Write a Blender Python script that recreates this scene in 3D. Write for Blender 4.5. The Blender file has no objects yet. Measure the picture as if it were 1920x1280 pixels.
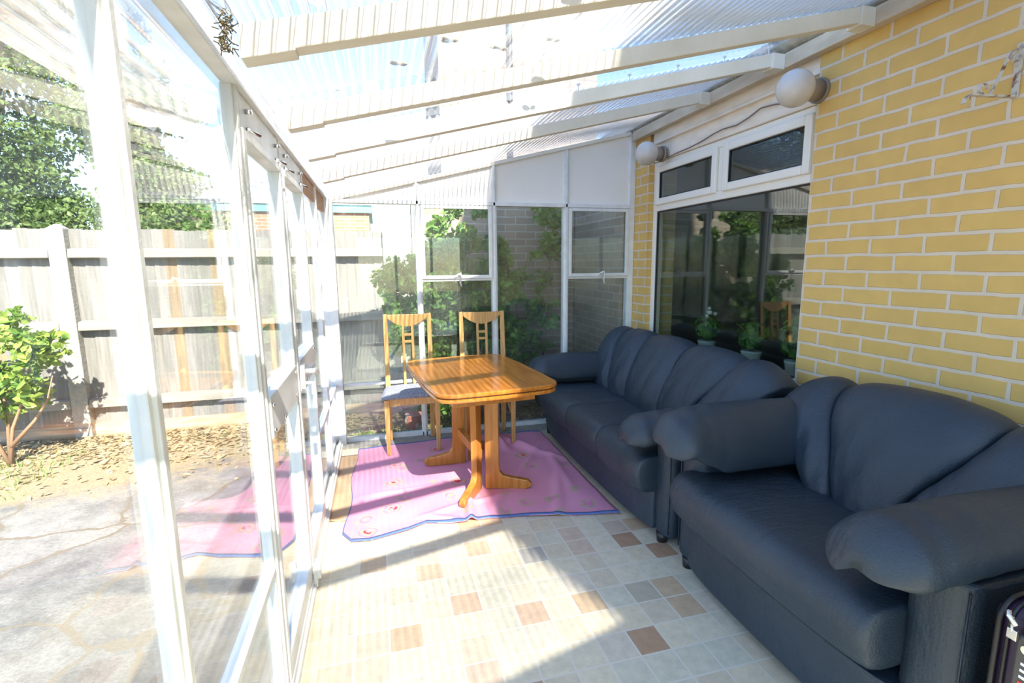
import bpy, bmesh, math, random
import numpy as np
from mathutils import Vector, Matrix
random.seed(4)
S = bpy.context.scene
COL = S.collection

# ------------------------------------------------------------ camera
cam = bpy.data.cameras.new('camera'); cam_o = bpy.data.objects.new('camera', cam); COL.objects.link(cam_o)
yaw, pit, rol = 0.26068133, -0.15630025, -0.0092869
fw = Vector((math.sin(yaw)*math.cos(pit), math.cos(yaw)*math.cos(pit), math.sin(pit)))
rt = Vector((math.cos(yaw), -math.sin(yaw), 0)); up = rt.cross(fw)
r2 = rt*math.cos(rol)+up*math.sin(rol); u2 = -rt*math.sin(rol)+up*math.cos(rol)
cam_o.matrix_world = Matrix(((r2.x, u2.x, -fw.x, 0), (r2.y, u2.y, -fw.y, 0), (r2.z, u2.z, -fw.z, 1.42), (0, 0, 0, 1)))
cam.sensor_width = 36; cam.lens = 933.3/1920*36; cam.clip_start = 0.02; cam.clip_end = 300
S.camera = cam_o
# ------------------------------------------------------------ light
SUN = Vector((-0.16, 1.1, -1.0)).normalized()
w = bpy.data.worlds.new('sky'); S.world = w; w.use_nodes = True
nt = w.node_tree; nt.nodes.clear()
sk = nt.nodes.new('ShaderNodeTexSky'); sk.sky_type = 'NISHITA'; sk.sun_disc = False
sk.sun_elevation = math.radians(42); sk.sun_rotation = math.radians(172); sk.air_density = 1.0; sk.dust_density = 0.4; sk.ozone_density = 2.5
bg = nt.nodes.new('ShaderNodeBackground'); bg.inputs['Strength'].default_value = 0.20
wo = nt.nodes.new('ShaderNodeOutputWorld')
tint = nt.nodes.new('ShaderNodeVectorMath'); tint.operation = 'MULTIPLY'; tint.inputs[1].default_value = (.94, 1.0, 1.07)
nt.links.new(sk.outputs[0], tint.inputs[0]); nt.links.new(tint.outputs[0], bg.inputs[0]); nt.links.new(bg.outputs[0], wo.inputs[0])
sl = bpy.data.lights.new('sun', 'SUN'); sl.energy = 7.0; sl.angle = math.radians(0.6); sl.color = (1, .93, .82)
so = bpy.data.objects.new('sun', sl); COL.objects.link(so); so.rotation_euler = SUN.to_track_quat('-Z', 'Y').to_euler(); so.location = (1, -6, 12)
vs = S.view_settings; vs.view_transform = 'Standard'; vs.look = 'None'; vs.gamma = 1; vs.use_curve_mapping = False; vs.exposure = 1.5
S.cycles.transparent_max_bounces = 32; S.cycles.max_bounces = 10; S.cycles.diffuse_bounces = 6
S.cycles.caustics_reflective = False; S.cycles.sample_clamp_indirect = 6

# ------------------------------------------------------------ materials
def newmat(name):
    m = bpy.data.materials.new(name); m.use_nodes = True
    n = m.node_tree; n.nodes.clear()
    o = n.nodes.new('ShaderNodeOutputMaterial')
    return m, n, o
def N(n, t, **k):
    x = n.nodes.new(t)
    for a, b in k.items():
        if a.startswith('_'): setattr(x, a[1:], b)
        else: x.inputs[a.replace('__', ' ')].default_value = b
    return x
def L(n, a, b): n.links.new(a, b)
def rgb(c): return (c[0], c[1], c[2], 1)
def mat(name, col, col2=None, scale=8, rough=.5, metal=0, bump=0, bscale=40, stretch=(1, 1, 1), spec=.5, detail=4, lo=.35, hi=.65, transl=0):
    m, n, o = newmat(name)
    b = N(n, 'ShaderNodeBsdfPrincipled'); b.inputs['Roughness'].default_value = rough; b.inputs['Metallic'].default_value = metal
    b.inputs['Specular IOR Level'].default_value = spec
    tc = N(n, 'ShaderNodeTexCoord'); mp = N(n, 'ShaderNodeMapping'); mp.inputs['Scale'].default_value = stretch
    L(n, tc.outputs['Object'], mp.inputs[0])
    cs = None
    if col2:
        t = N(n, 'ShaderNodeTexNoise', Scale=scale, Detail=detail); L(n, mp.outputs[0], t.inputs[0])
        r = N(n, 'ShaderNodeValToRGB'); r.color_ramp.elements[0].color = rgb(col); r.color_ramp.elements[1].color = rgb(col2)
        r.color_ramp.elements[0].position = lo; r.color_ramp.elements[1].position = hi
        L(n, t.outputs[0], r.inputs[0]); L(n, r.outputs[0], b.inputs['Base Color']); cs = r.outputs[0]
    else: b.inputs['Base Color'].default_value = rgb(col)
    if bump:
        t = N(n, 'ShaderNodeTexNoise', Scale=bscale, Detail=5); L(n, mp.outputs[0], t.inputs[0])
        bp = N(n, 'ShaderNodeBump', Strength=bump, Distance=.01); L(n, t.outputs[0], bp.inputs['Height']); L(n, bp.outputs[0], b.inputs['Normal'])
    if transl:
        tr = N(n, 'ShaderNodeBsdfTranslucent'); mx = N(n, 'ShaderNodeMixShader', Fac=transl)
        if cs: L(n, cs, tr.inputs[0])
        else: tr.inputs[0].default_value = rgb(col)
        L(n, b.outputs[0], mx.inputs[1]); L(n, tr.outputs[0], mx.inputs[2]); L(n, mx.outputs[0], o.inputs[0])
    else: L(n, b.outputs[0], o.inputs[0])
    return m
def schlick(n, f0):
    g = N(n, 'ShaderNodeNewGeometry'); d = N(n, 'ShaderNodeVectorMath', _operation='DOT_PRODUCT')
    L(n, g.outputs['Incoming'], d.inputs[0]); L(n, g.outputs['Normal'], d.inputs[1])
    a = N(n, 'ShaderNodeMath', _operation='ABSOLUTE'); L(n, d.outputs['Value'], a.inputs[0])
    s = N(n, 'ShaderNodeMath', _operation='SUBTRACT'); s.inputs[0].default_value = 1; L(n, a.outputs[0], s.inputs[1])
    p = N(n, 'ShaderNodeMath', _operation='POWER'); L(n, s.outputs[0], p.inputs[0]); p.inputs[1].default_value = 5
    q = N(n, 'ShaderNodeMath', _operation='MULTIPLY_ADD'); L(n, p.outputs[0], q.inputs[0]); q.inputs[1].default_value = 1-f0; q.inputs[2].default_value = f0
    return q.outputs[0]
def glass(name, tint=(1, 1, 1), dirt=.0, f0=.04, dirtcol=(.8, .8, .78), rough=0.0):
    m, n, o = newmat(name)
    t = N(n, 'ShaderNodeBsdfTransparent'); t.inputs[0].default_value = rgb(tint)
    g = N(n, 'ShaderNodeBsdfGlossy', Roughness=rough); g.inputs[0].default_value = (1, 1, 1, 1)
    mx = N(n, 'ShaderNodeMixShader'); L(n, schlick(n, f0), mx.inputs[0]); L(n, t.outputs[0], mx.inputs[1]); L(n, g.outputs[0], mx.inputs[2])
    if dirt:
        d = N(n, 'ShaderNodeBsdfDiffuse'); d.inputs[0].default_value = rgb(dirtcol)
        tr = N(n, 'ShaderNodeBsdfTranslucent'); tr.inputs[0].default_value = rgb(dirtcol)
        dd = N(n, 'ShaderNodeMixShader', Fac=.5); L(n, d.outputs[0], dd.inputs[1]); L(n, tr.outputs[0], dd.inputs[2])
        tc = N(n, 'ShaderNodeTexCoord'); ns = N(n, 'ShaderNodeTexNoise', Scale=3.0, Detail=6); L(n, tc.outputs['Object'], ns.inputs[0])
        mr = N(n, 'ShaderNodeMapRange'); mr.inputs[1].default_value = .3; mr.inputs[2].default_value = .75; mr.inputs[3].default_value = dirt*.55; mr.inputs[4].default_value = dirt*1.5
        L(n, ns.outputs[0], mr.inputs[0])
        m2 = N(n, 'ShaderNodeMixShader'); L(n, mr.outputs[0], m2.inputs[0]); L(n, mx.outputs[0], m2.inputs[1]); L(n, dd.outputs[0], m2.inputs[2]); L(n, m2.outputs[0], o.inputs[0])
    else: L(n, mx.outputs[0], o.inputs[0])
    return m
M = {}
M['glass'] = glass('conservatory_glass', (.97, .99, .98), .012, .045)
M['farglass'] = glass('dusty_glass', (.90, .93, .91), .03, .045)
M['dblglass'] = glass('double_glazing', (.80, .86, .83), 0, .085)
M['sheet'] = glass('corrugated_pvc', (.99, .995, 1), .17, .04, (.86, .86, .84), .08)
M['flatsheet'] = glass('clear_flat_sheet', (.98, .99, 1), .03, .04, (.86, .86, .84), .02)
M['alu'] = mat('white_painted_aluminium', (.80, .82, .82), (.62, .64, .63), 9, .42, 0, .15, 60, lo=.3, hi=.8)
M['timber'] = mat('white_painted_timber', (.76, .72, .63), (.66, .61, .51), 5, .55, 0, .25, 50, (1, 4, 1), lo=.3, hi=.7)
M['wood_raw'] = mat('brown_board', (.50, .28, .14), (.38, .20, .10), 6, .7, 0, .2, 50, (1, 1, 5))
M['panel'] = mat('white_panel', (.88, .86, .82), (.84, .82, .78), 2, .4)
M['upvc'] = mat('white_upvc', (.82, .79, .72), None, rough=.3)
M['rubber'] = mat('black_gasket', (.02, .02, .022), None, rough=.6)
M['board'] = mat('weathered_painted_board', (.86, .77, .66), (.76, .67, .56), 7, .7, 0, .2, 60, (1, 1, 3))
M['plate'] = mat('old_cream_timber', (.60, .50, .37), (.48, .39, .28), 6, .7, 0, .2, 60, (1, 1, 3))
M['fillet'] = mat('cement_fillet', (.52, .47, .38), (.36, .31, .24), 20, .9, 0, .5, 60)
M['navy'] = mat('navy_leather', (.017, .030, .046), (.025, .040, .058), 3, .47, 0, .25, 150, spec=.5)
m_, n_, o_ = M['navy'], M['navy'].node_tree, None
bs_ = [x for x in n_.nodes if x.type == 'BSDF_PRINCIPLED'][0]; bp_ = [x for x in n_.nodes if x.type == 'BUMP'][0]
tc_ = N(n_, 'ShaderNodeTexCoord'); mp_ = N(n_, 'ShaderNodeMapping'); mp_.inputs['Scale'].default_value = (5, 13, 5); L(n_, tc_.outputs['Object'], mp_.inputs[0])
wn_ = N(n_, 'ShaderNodeTexNoise', Scale=1.3, Detail=3, Distortion=.8); L(n_, mp_.outputs[0], wn_.inputs[0])
b2_ = N(n_, 'ShaderNodeBump', Strength=.3, Distance=.02); L(n_, wn_.outputs[0], b2_.inputs['Height']); L(n_, bp_.outputs[0], b2_.inputs['Normal']); L(n_, b2_.outputs[0], bs_.inputs['Normal'])
M['foot'] = mat('black_plastic', (.015, .015, .016), None, rough=.4)
M['oak'] = mat('honey_oak', (.62, .36, .13), (.48, .26, .08), 14, .35, 0, .1, 60, (6, 6, .6), detail=6)
M['table'] = mat('varnished_orange_wood', (.56, .215, .035), (.40, .135, .02), 8, .16, 0, 0, 60, (5, .5, 5), detail=6)
M['tableleg'] = mat('varnished_orange_wood_upright', (.52, .22, .045), (.38, .14, .025), 8, .22, 0, 0, 60, (5, 5, .5), detail=6)
M['edge'] = mat('dark_groove_wood', (.12, .04, .012), None, rough=.3)
M['seatcloth'] = mat('grey_blue_seat_cloth', (.16, .17, .21), (.28, .29, .33), 60, .85, 0, .3, 90)
M['blue'] = mat('blue_edging', (.10, .17, .40), None, rough=.8)
M['mat'] = mat('tan_cardboard', (.60, .42, .26), (.50, .34, .20), 5, .85, 0, .2, 30)
M['globe'] = mat('opal_glass', (.64, .60, .56), (.52, .48, .43), 12, .25, lo=.3, hi=.9)
M['brass'] = mat('worn_fitting', (.30, .25, .20), None, rough=.5, metal=.3)
M['cable'] = mat('grey_cable', (.20, .15, .13), None, rough=.6)
M['rustpaint'] = mat('rusty_white_paint', (.60, .57, .50), (.20, .08, .04), 45, .6, 0, .3, 80, lo=.5, hi=.68)
M['chrome'] = mat('chrome', (.7, .7, .7), None, rough=.2, metal=1)
M['case'] = mat('dark_purple_shell', (.020, .010, .030), (.03, .014, .042), 5, .35)
M['caseblack'] = mat('black_trim', (.008, .008, .01), None, rough=.4)
M['caselock'] = mat('dark_grey_lock', (.06, .055, .055), None, rough=.35)
M['white'] = mat('white_print', (.8, .8, .8), None)
M['red'] = mat('red_print', (.7, .06, .03), None)
M['concrete'] = mat('pale_concrete', (.36, .345, .31), (.28, .265, .23), 30, .9, 0, .5, 60)
M['gravelboard'] = mat('gravel_board_wood', (.50, .38, .27), (.36, .26, .18), 8, .9, 0, .3, 60, (.6, 3, 5))
M['rail'] = mat('fence_rail_wood', (.30, .28, .245), (.24, .21, .18), 6, .9, 0, .4, 60, (.4, 4, 6))
M['bark'] = mat('bark', (.20, .14, .10), (.12, .08, .05), 12, .9, 0, .5, 30)
M['stem'] = mat('woody_stem', (.28, .17, .10), None, rough=.8)
M['terracotta'] = mat('patterned_pot', (.40, .14, .09), (.62, .50, .42), 9, .6, lo=.48, hi=.55)
M['teal'] = mat('turquoise_fascia', (.16, .55, .60), None, rough=.5)
M['greyroof'] = mat('grey_roof_felt', (.35, .38, .40), None, rough=.8)
M['dry'] = mat('dry_leaf', (.12, .10, .04), (.20, .15, .08), 40, .9)
M['cord'] = mat('white_string', (.75, .74, .70), None, rough=.9)
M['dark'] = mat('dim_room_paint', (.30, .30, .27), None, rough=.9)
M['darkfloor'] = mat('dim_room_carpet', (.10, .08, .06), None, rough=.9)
M['render'] = mat('soffit_paint', (.55, .53, .48), None, rough=.8)

def leafmat(name, c1, c2, sc=6):
    m, n, o = newmat(name)
    tc = N(n, 'ShaderNodeTexCoord'); t = N(n, 'ShaderNodeTexNoise', Scale=sc, Detail=3); L(n, tc.outputs['Object'], t.inputs[0])
    r = N(n, 'ShaderNodeValToRGB'); r.color_ramp.elements[0].position = .36; r.color_ramp.elements[1].position = .62
    r.color_ramp.elements[0].color = rgb(c1); r.color_ramp.elements[1].color = rgb(c2); L(n, t.outputs[0], r.inputs[0])
    b = N(n, 'ShaderNodeBsdfPrincipled', Roughness=.5); L(n, r.outputs[0], b.inputs['Base Color'])
    tr = N(n, 'ShaderNodeBsdfTranslucent'); L(n, r.outputs[0], tr.inputs[0])
    mx = N(n, 'ShaderNodeMixShader', Fac=.35); L(n, b.outputs[0], mx.inputs[1]); L(n, tr.outputs[0], mx.inputs[2]); L(n, mx.outputs[0], o.inputs[0])
    return m
M['leaf_rose'] = leafmat('yellow_green_leaf', (.12, .24, .04), (.34, .42, .08), 14)
M['leaf_climb'] = leafmat('mid_green_leaf', (.08, .20, .035), (.26, .44, .09), 10)
M['leaf_tree'] = leafmat('tree_leaf', (.08, .14, .03), (.17, .24, .07), 2)
M['leaf_pale'] = leafmat('straw_litter', (.38, .28, .15), (.52, .42, .27), 12)
M['leaf_grass'] = leafmat('grass_blade', (.12, .25, .05), (.28, .38, .10), 12)

def brickmat(name, c1, c2, mortar, axes='YZ', bw=.2355, rh=.0765, off=(0.06, .159), ms=.0055, bump=.6, noise=.12, dirt=None):
    m, n, o = newmat(name)
    tc = N(n, 'ShaderNodeTexCoord'); sp = N(n, 'ShaderNodeSeparateXYZ'); L(n, tc.outputs['Object'], sp.inputs[0])
    cb = N(n, 'ShaderNodeCombineXYZ')
    L(n, sp.outputs['XYZ'.index(axes[0])], cb.inputs[0]); L(n, sp.outputs['XYZ'.index(axes[1])], cb.inputs[1])
    mp = N(n, 'ShaderNodeMapping'); mp.inputs['Location'].default_value = (off[0], off[1], 0); L(n, cb.outputs[0], mp.inputs[0])
    # a little wobble of the joints
    nz = N(n, 'ShaderNodeTexNoise', Scale=9, Detail=2); L(n, tc.outputs['Object'], nz.inputs[0])
    sc = N(n, 'ShaderNodeVectorMath', _operation='MULTIPLY_ADD'); L(n, nz.outputs['Color'], sc.inputs[0]); sc.inputs[1].default_value = (.011, .011, 0); L(n, mp.outputs[0], sc.inputs[2])
    bt = N(n, 'ShaderNodeTexBrick', Scale=1.0); bt.inputs['Brick Width'].default_value = bw; bt.inputs['Row Height'].default_value = rh
    bt.inputs['Mortar Size'].default_value = ms; bt.inputs['Mortar Smooth'].default_value = .25; bt.inputs['Bias'].default_value = 0
    bt.inputs['Color1'].default_value = rgb(c1); bt.inputs['Color2'].default_value = rgb(c2); bt.inputs['Mortar'].default_value = rgb(mortar)
    L(n, sc.outputs[0], bt.inputs[0])
    n2 = N(n, 'ShaderNodeTexNoise', Scale=14, Detail=6); L(n, tc.outputs['Object'], n2.inputs[0])
    mr = N(n, 'ShaderNodeMapRange'); mr.inputs[3].default_value = 1-noise; mr.inputs[4].default_value = 1+noise; L(n, n2.outputs[0], mr.inputs[0])
    mu = N(n, 'ShaderNodeVectorMath', _operation='SCALE'); L(n, bt.outputs['Color'], mu.inputs[0]); L(n, mr.outputs[0], mu.inputs['Scale'])
    b = N(n, 'ShaderNodeBsdfPrincipled', Roughness=.75); L(n, mu.outputs[0], b.inputs['Base Color'])
    iv = N(n, 'ShaderNodeMath', _operation='SUBTRACT'); iv.inputs[0].default_value = 1; L(n, bt.outputs['Fac'], iv.inputs[1])
    ad = N(n, 'ShaderNodeMath', _operation='MULTIPLY_ADD'); L(n, n2.outputs[0], ad.inputs[0]); ad.inputs[1].default_value = .4; L(n, iv.outputs[0], ad.inputs[2])
    bp = N(n, 'ShaderNodeBump', Strength=bump, Distance=.006); L(n, ad.outputs[0], bp.inputs['Height']); L(n, bp.outputs[0], b.inputs['Normal'])
    L(n, b.outputs[0], o.inputs[0]); return m
M['brick'] = brickmat('yellow_painted_brick', (.67, .435, .13), (.63, .405, .12), (.66, .55, .42), ms=.0085)
M['brick_brown'] = brickmat('brown_brick', (.40, .31, .23), (.31, .24, .18), (.46, .41, .34), ms=.006)
M['brick_red'] = brickmat('red_brick', (.55, .24, .13), (.45, .18, .10), (.60, .52, .45), 'XZ', .225, .075, (0, 0), .008)
M['brick_garden'] = brickmat('garden_wall_brick', (.40, .31, .24), (.31, .24, .19), (.50, .45, .38), 'XZ', .225, .0765, (0, 0), .007)
M['brick_tan'] = brickmat('tan_brick', (.30, .25, .20), (.23, .185, .15), (.24, .21, .18), 'XZ', .44, .215, (0, 0), .008)

# ------------------------------------------------------------ mesh helpers
def link(me, name, m, parent=None, smooth=False, loc=None):
    o = bpy.data.objects.new(name, me); COL.objects.link(o)
    if m is not None:
        for x in (m if isinstance(m, (list, tuple)) else [m]): me.materials.append(x)
    if smooth:
        for p in me.polygons: p.use_smooth = True
    if parent is not None: o.parent = parent
    if loc is not None: o.location = loc
    return o
def pyd(name, vs_, fs, m, parent=None, smooth=False):
    me = bpy.data.meshes.new(name); me.from_pydata([tuple(v) for v in vs_], [], fs); me.update()
    return link(me, name, m, parent, smooth)
class MB:
    def __init__(s): s.b = bmesh.new(); s.mi = 0
    def box(s, x0, x1, y0, y1, z0, z1, shear=0, xref=0):
        co = []
        for x in (x0, x1):
            for y in (y0, y1):
                for z in (z0, z1): co.append(s.b.verts.new((x, y, z+shear*(x-xref))))
        v = co
        for f in ((0, 1, 3, 2), (4, 6, 7, 5), (0, 4, 5, 1), (2, 3, 7, 6), (0, 2, 6, 4), (1, 5, 7, 3)):
            q = s.b.faces.new([v[i] for i in f]); q.material_index = s.mi
        return s
    def prism(s, pts, axis, a, b):
        """polygon pts in the two other axes, extruded along axis from a to b"""
        def mk(p, t):
            if axis == 'x': return (t, p[0], p[1])
            if axis == 'y': return (p[0], t, p[1])
            return (p[0], p[1], t)
        A = [s.b.verts.new(mk(p, a)) for p in pts]; B = [s.b.verts.new(mk(p, b)) for p in pts]
        s.b.faces.new(A); s.b.faces.new(B[::-1])
        n = len(pts)
        for i in range(n): s.b.faces.new((A[i], B[i], B[(i+1) % n], A[(i+1) % n]))
        return s
    def tube(s, path, r, seg=8, cap=True):
        path = [Vector(p) for p in path]; rs = r if isinstance(r, (list, tuple)) else [r]*len(path)
        rings = []; prev = None
        for i, p in enumerate(path):
            d = (path[min(i+1, len(path)-1)]-path[max(i-1, 0)])
            if d.length < 1e-9: d = Vector((0, 0, 1))
            d.normalize()
            if prev is None:
                a = d.orthogonal().normalized()
            else:
                a = (prev-d*prev.dot(d)); a = a.normalized() if a.length > 1e-6 else d.orthogonal().normalized()
            prev = a; b = d.cross(a)
            rings.append([s.b.verts.new(p+(a*math.cos(t*2*math.pi/seg)+b*math.sin(t*2*math.pi/seg))*rs[i]) for t in range(seg)])
        for i in range(len(rings)-1):
            for t in range(seg):
                f = s.b.faces.new((rings[i][t], rings[i][(t+1) % seg], rings[i+1][(t+1) % seg], rings[i+1][t])); f.smooth = True
        if cap: s.b.faces.new(rings[0][::-1]); s.b.faces.new(rings[-1])
        return s
    def loft(s, rings, closed=True, cap=True, smooth=True):
        R = [[s.b.verts.new(p) for p in r] for r in rings]; n = len(R[0])
        for i in range(len(R)-1):
            for t in range(n if closed else n-1):
                f = s.b.faces.new((R[i][t], R[i][(t+1) % n], R[i+1][(t+1) % n], R[i+1][t])); f.smooth = smooth
        if cap: s.b.faces.new(R[0][::-1]); s.b.faces.new(R[-1])
        return s
    def sphere(s, c, r, seg=20, ring=12, sc=(1, 1, 1)):
        mat_ = Matrix.Translation(c) @ Matrix.Diagonal((r*sc[0], r*sc[1], r*sc[2], 1))
        d = bmesh.ops.create_uvsphere(s.b, u_segments=seg, v_segments=ring, radius=1, matrix=mat_)
        for v in d['verts']:
            for f in v.link_faces: f.smooth = True
        return s
    def build(s, name, m, parent=None, bevel=0, seg=2, sub=0, smooth=False):
        bmesh.ops.recalc_face_normals(s.b, faces=s.b.faces)
        me = bpy.data.meshes.new(name); s.b.to_mesh(me); s.b.free()
        o = link(me, name, m, parent, smooth)
        if bevel:
            md = o.modifiers.new('bevel', 'BEVEL'); md.width = bevel; md.segments = seg; md.limit_method = 'ANGLE'; md.harden_normals = False
        if sub:
            md = o.modifiers.new('sub', 'SUBSURF'); md.levels = sub; md.render_levels = sub
        return o
def box(name, m, a, parent=None, bevel=0, **k): return MB().box(*a, **k).build(name, m, parent, bevel)
def tag(o, label, cat=None, group=None, kind=None):
    o['label'] = label
    if cat: o['category'] = cat
    if group: o['group'] = group
    if kind: o['kind'] = kind
    return o
def empty(name, loc, label, cat, group=None, kind=None, rz=0):
    o = bpy.data.objects.new(name, None); COL.objects.link(o); o.location = loc; o.rotation_euler = (0, 0, rz); o.empty_display_size = .1
    return tag(o, label, cat, group, kind)
def copy_tree(o, parent=None):
    c = o.copy(); COL.objects.link(c)
    if parent is not None: c.parent = parent
    for ch in list(o.children): copy_tree(ch, c)
    return c

XL = -.335; YF = 4.03; XR = 2.19
SL = .242
def zr(x, base=1.86): return base+SL*(x+.29)     # underside of the rafters; +.09 is the sheet

# ============================================================ SETTING
# floor : vinyl tiles, one colour per printed tile
TX, TY = .1265, .1305; ox, oy = .1035, 1.44-.1305*20
x0i, x1i = -5, 18
bm = bmesh.new(); cl = bm.loops.layers.float_color.new('tile')
brown = {(.865, 1.44): 'b', (.483, 1.70): 'p', (1.115, 2.095): 'b', (1.115, 2.225): 'l', (.99, 1.70): 'g', (.61, 2.095): 'y', (.357, 2.225): 'p', (.23, 1.835): 'p',
         (.865, 2.095): 'l', (.865, 2.225): 'l', (.23, 1.44): 'l', (1.24, 1.965): 'b', (.483, 1.57): 'm', (.74, 1.835): 'm', (.10, 2.095): 'p', (.74, 1.44): 'm', (1.24, 1.57): 'm', (-.15, 2.0): 'm', (.357, 1.31): 'b'}
pal = {'b': (.48, .31, .19), 'p': (.66, .48, .33), 'l': (.64, .50, .37), 'g': (.52, .46, .34), 'y': (.48, .45, .38), 'm': (.68, .60, .47)}
cells = {}
for (bx, by), k in brown.items(): cells[(round((bx-ox)/TX), round((by-oy)/TY))] = pal[k]
rnd = random.Random(11)
for i in range(-4, 18):
    for j in range(-4, 42):
        c = cells.get((i, j))
        if c is None:
            r = rnd.random()
            c = (.73, .65, .475) if r < .4 else (.67, .58, .42) if r < .62 else (.655, .615, .47) if r < .85 else (.74, .64, .455) if r < .94 else (.62, .46, .29)
        xa, ya = ox+i*TX, oy+j*TY; xb, yb = xa+TX, ya+TY
        xb = min(xb, 2.21); yb = min(yb, 4.10); xa = max(xa, -.36); ya = max(ya, -1.05)
        if xb <= xa or yb <= ya: continue
        f = bm.faces.new([bm.verts.new(p) for p in ((xa, ya, 0), (xb, ya, 0), (xb, yb, 0), (xa, yb, 0))])
        for l in f.loops: l[cl] = (*c, 1)
me = bpy.data.meshes.new('floor'); bm.to_mesh(me); bm.free()
m, n, o = newmat('vinyl_tiles')
at = N(n, 'ShaderNodeVertexColor', _layer_name='tile'); tc = N(n, 'ShaderNodeTexCoord')
sp = N(n, 'ShaderNodeSeparateXYZ'); L(n, tc.outputs['Object'], sp.inputs[0])
def edge(sock, off, per):
    a = N(n, 'ShaderNodeMath', _operation='SUBTRACT'); L(n, sock, a.inputs[0]); a.inputs[1].default_value = off-per*40
    d = N(n, 'ShaderNodeMath', _operation='DIVIDE'); L(n, a.outputs[0], d.inputs[0]); d.inputs[1].default_value = per
    f = N(n, 'ShaderNodeMath', _operation='FRACT'); L(n, d.outputs[0], f.inputs[0])
    g = N(n, 'ShaderNodeMath', _operation='PINGPONG'); L(n, f.outputs[0], g.inputs[0]); g.inputs[1].default_value = .5
    h = N(n, 'ShaderNodeMath', _operation='LESS_THAN'); L(n, g.outputs[0], h.inputs[0]); h.inputs[1].default_value = .028
    return h.outputs[0]
e1 = edge(sp.outputs[0], ox, TX); e2 = edge(sp.outputs[1], oy, TY)
mxm = N(n, 'ShaderNodeMath', _operation='MAXIMUM'); L(n, e1, mxm.inputs[0]); L(n, e2, mxm.inputs[1])
nz = N(n, 'ShaderNodeTexNoise', Scale=22, Detail=8, Roughness=.7); L(n, tc.outputs['Object'], nz.inputs[0])
mr = N(n, 'ShaderNodeMapRange'); mr.inputs[1].default_value = .3; mr.inputs[2].default_value = .7; mr.inputs[3].default_value = .84; mr.inputs[4].default_value = 1.1; L(n, nz.outputs[0], mr.inputs[0])
vm = N(n, 'ShaderNodeVectorMath', _operation='SCALE'); L(n, at.outputs[0], vm.inputs[0]); L(n, mr.outputs[0], vm.inputs['Scale'])
mc = N(n, 'ShaderNodeMix', _data_type='RGBA'); L(n, mxm.outputs[0], mc.inputs[0]); L(n, vm.outputs[0], mc.inputs[6]); mc.inputs[7].default_value = (.72, .67, .56, 1)
b = N(n, 'ShaderNodeBsdfPrincipled', Roughness=.38); L(n, mc.outputs[2], b.inputs['Base Color']); L(n, b.outputs[0], o.inputs[0])
fl = link(me, 'floor', m)
tag(fl, 'cream and brown square-patterned vinyl floor of the conservatory', 'floor', kind='structure')
tag(box('trim_1', M['concrete'], (-.36, 2.19, 3.90, 4.10, -.1, .012)), 'worn pale concrete step along the far glass wall', 'sill', kind='structure')
M_slab = mat('sub_floor', (.4, .38, .34), None, rough=.9)
tag(box('trim_2', M_slab, (-.46, 2.19, -1.1, 4.14, -.3, -.004)), 'concrete slab under the conservatory floor', 'slab', kind='structure')

# ground
m, n, o = newmat('crazy_paving')
tc = N(n, 'ShaderNodeTexCoord'); vo = N(n, 'ShaderNodeTexVoronoi', _feature='DISTANCE_TO_EDGE', Scale=1.7)
nw = N(n, 'ShaderNodeTexNoise', Scale=4, Detail=4); L(n, tc.outputs['Object'], nw.inputs[0])
wv = N(n, 'ShaderNodeVectorMath', _operation='MULTIPLY_ADD'); L(n, nw.outputs['Color'], wv.inputs[0]); wv.inputs[1].default_value = (.3, .3, 0); L(n, tc.outputs['Object'], wv.inputs[2]); L(n, wv.outputs[0], vo.inputs[0])
vc = N(n, 'ShaderNodeTexVoronoi', Scale=1.7); L(n, wv.outputs[0], vc.inputs[0])
sv = N(n, 'ShaderNodeSeparateXYZ'); L(n, vc.outputs['Color'], sv.inputs[0])
r1 = N(n, 'ShaderNodeValToRGB'); r1.color_ramp.elements[0].color = (.20, .19, .175, 1); r1.color_ramp.elements[1].color = (.29, .27, .245, 1); L(n, sv.outputs[0], r1.inputs[0])
n3 = N(n, 'ShaderNodeTexNoise', Scale=60, Detail=8, Roughness=.8); L(n, tc.outputs['Object'], n3.inputs[0])
n4 = N(n, 'ShaderNodeTexNoise', Scale=5, Detail=6, Roughness=.65); L(n, tc.outputs['Object'], n4.inputs[0])
mr = N(n, 'ShaderNodeMapRange'); mr.inputs[1].default_value = .3; mr.inputs[2].default_value = .7; mr.inputs[3].default_value = .62; mr.inputs[4].default_value = 1.35; L(n, n3.outputs[0], mr.inputs[0])
sca = N(n, 'ShaderNodeVectorMath', _operation='SCALE'); L(n, r1.outputs[0], sca.inputs[0]); L(n, mr.outputs[0], sca.inputs['Scale'])
mr4 = N(n, 'ShaderNodeMapRange'); mr4.inputs[1].default_value = .35; mr4.inputs[2].default_value = .65; mr4.inputs[3].default_value = .72; mr4.inputs[4].default_value = 1.2; L(n, n4.outputs[0], mr4.inputs[0])
sca2 = N(n, 'ShaderNodeVectorMath', _operation='SCALE'); L(n, sca.outputs[0], sca2.inputs[0]); L(n, mr4.outputs[0], sca2.inputs['Scale']); sca = sca2
lt = N(n, 'ShaderNodeMath', _operation='LESS_THAN'); L(n, vo.outputs[0], lt.inputs[0]); lt.inputs[1].default_value = .022
mj = N(n, 'ShaderNodeMix', _data_type='RGBA'); L(n, lt.outputs[0], mj.inputs[0]); L(n, sca.outputs[0], mj.inputs[6]); mj.inputs[7].default_value = (.21, .175, .13, 1)
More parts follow.
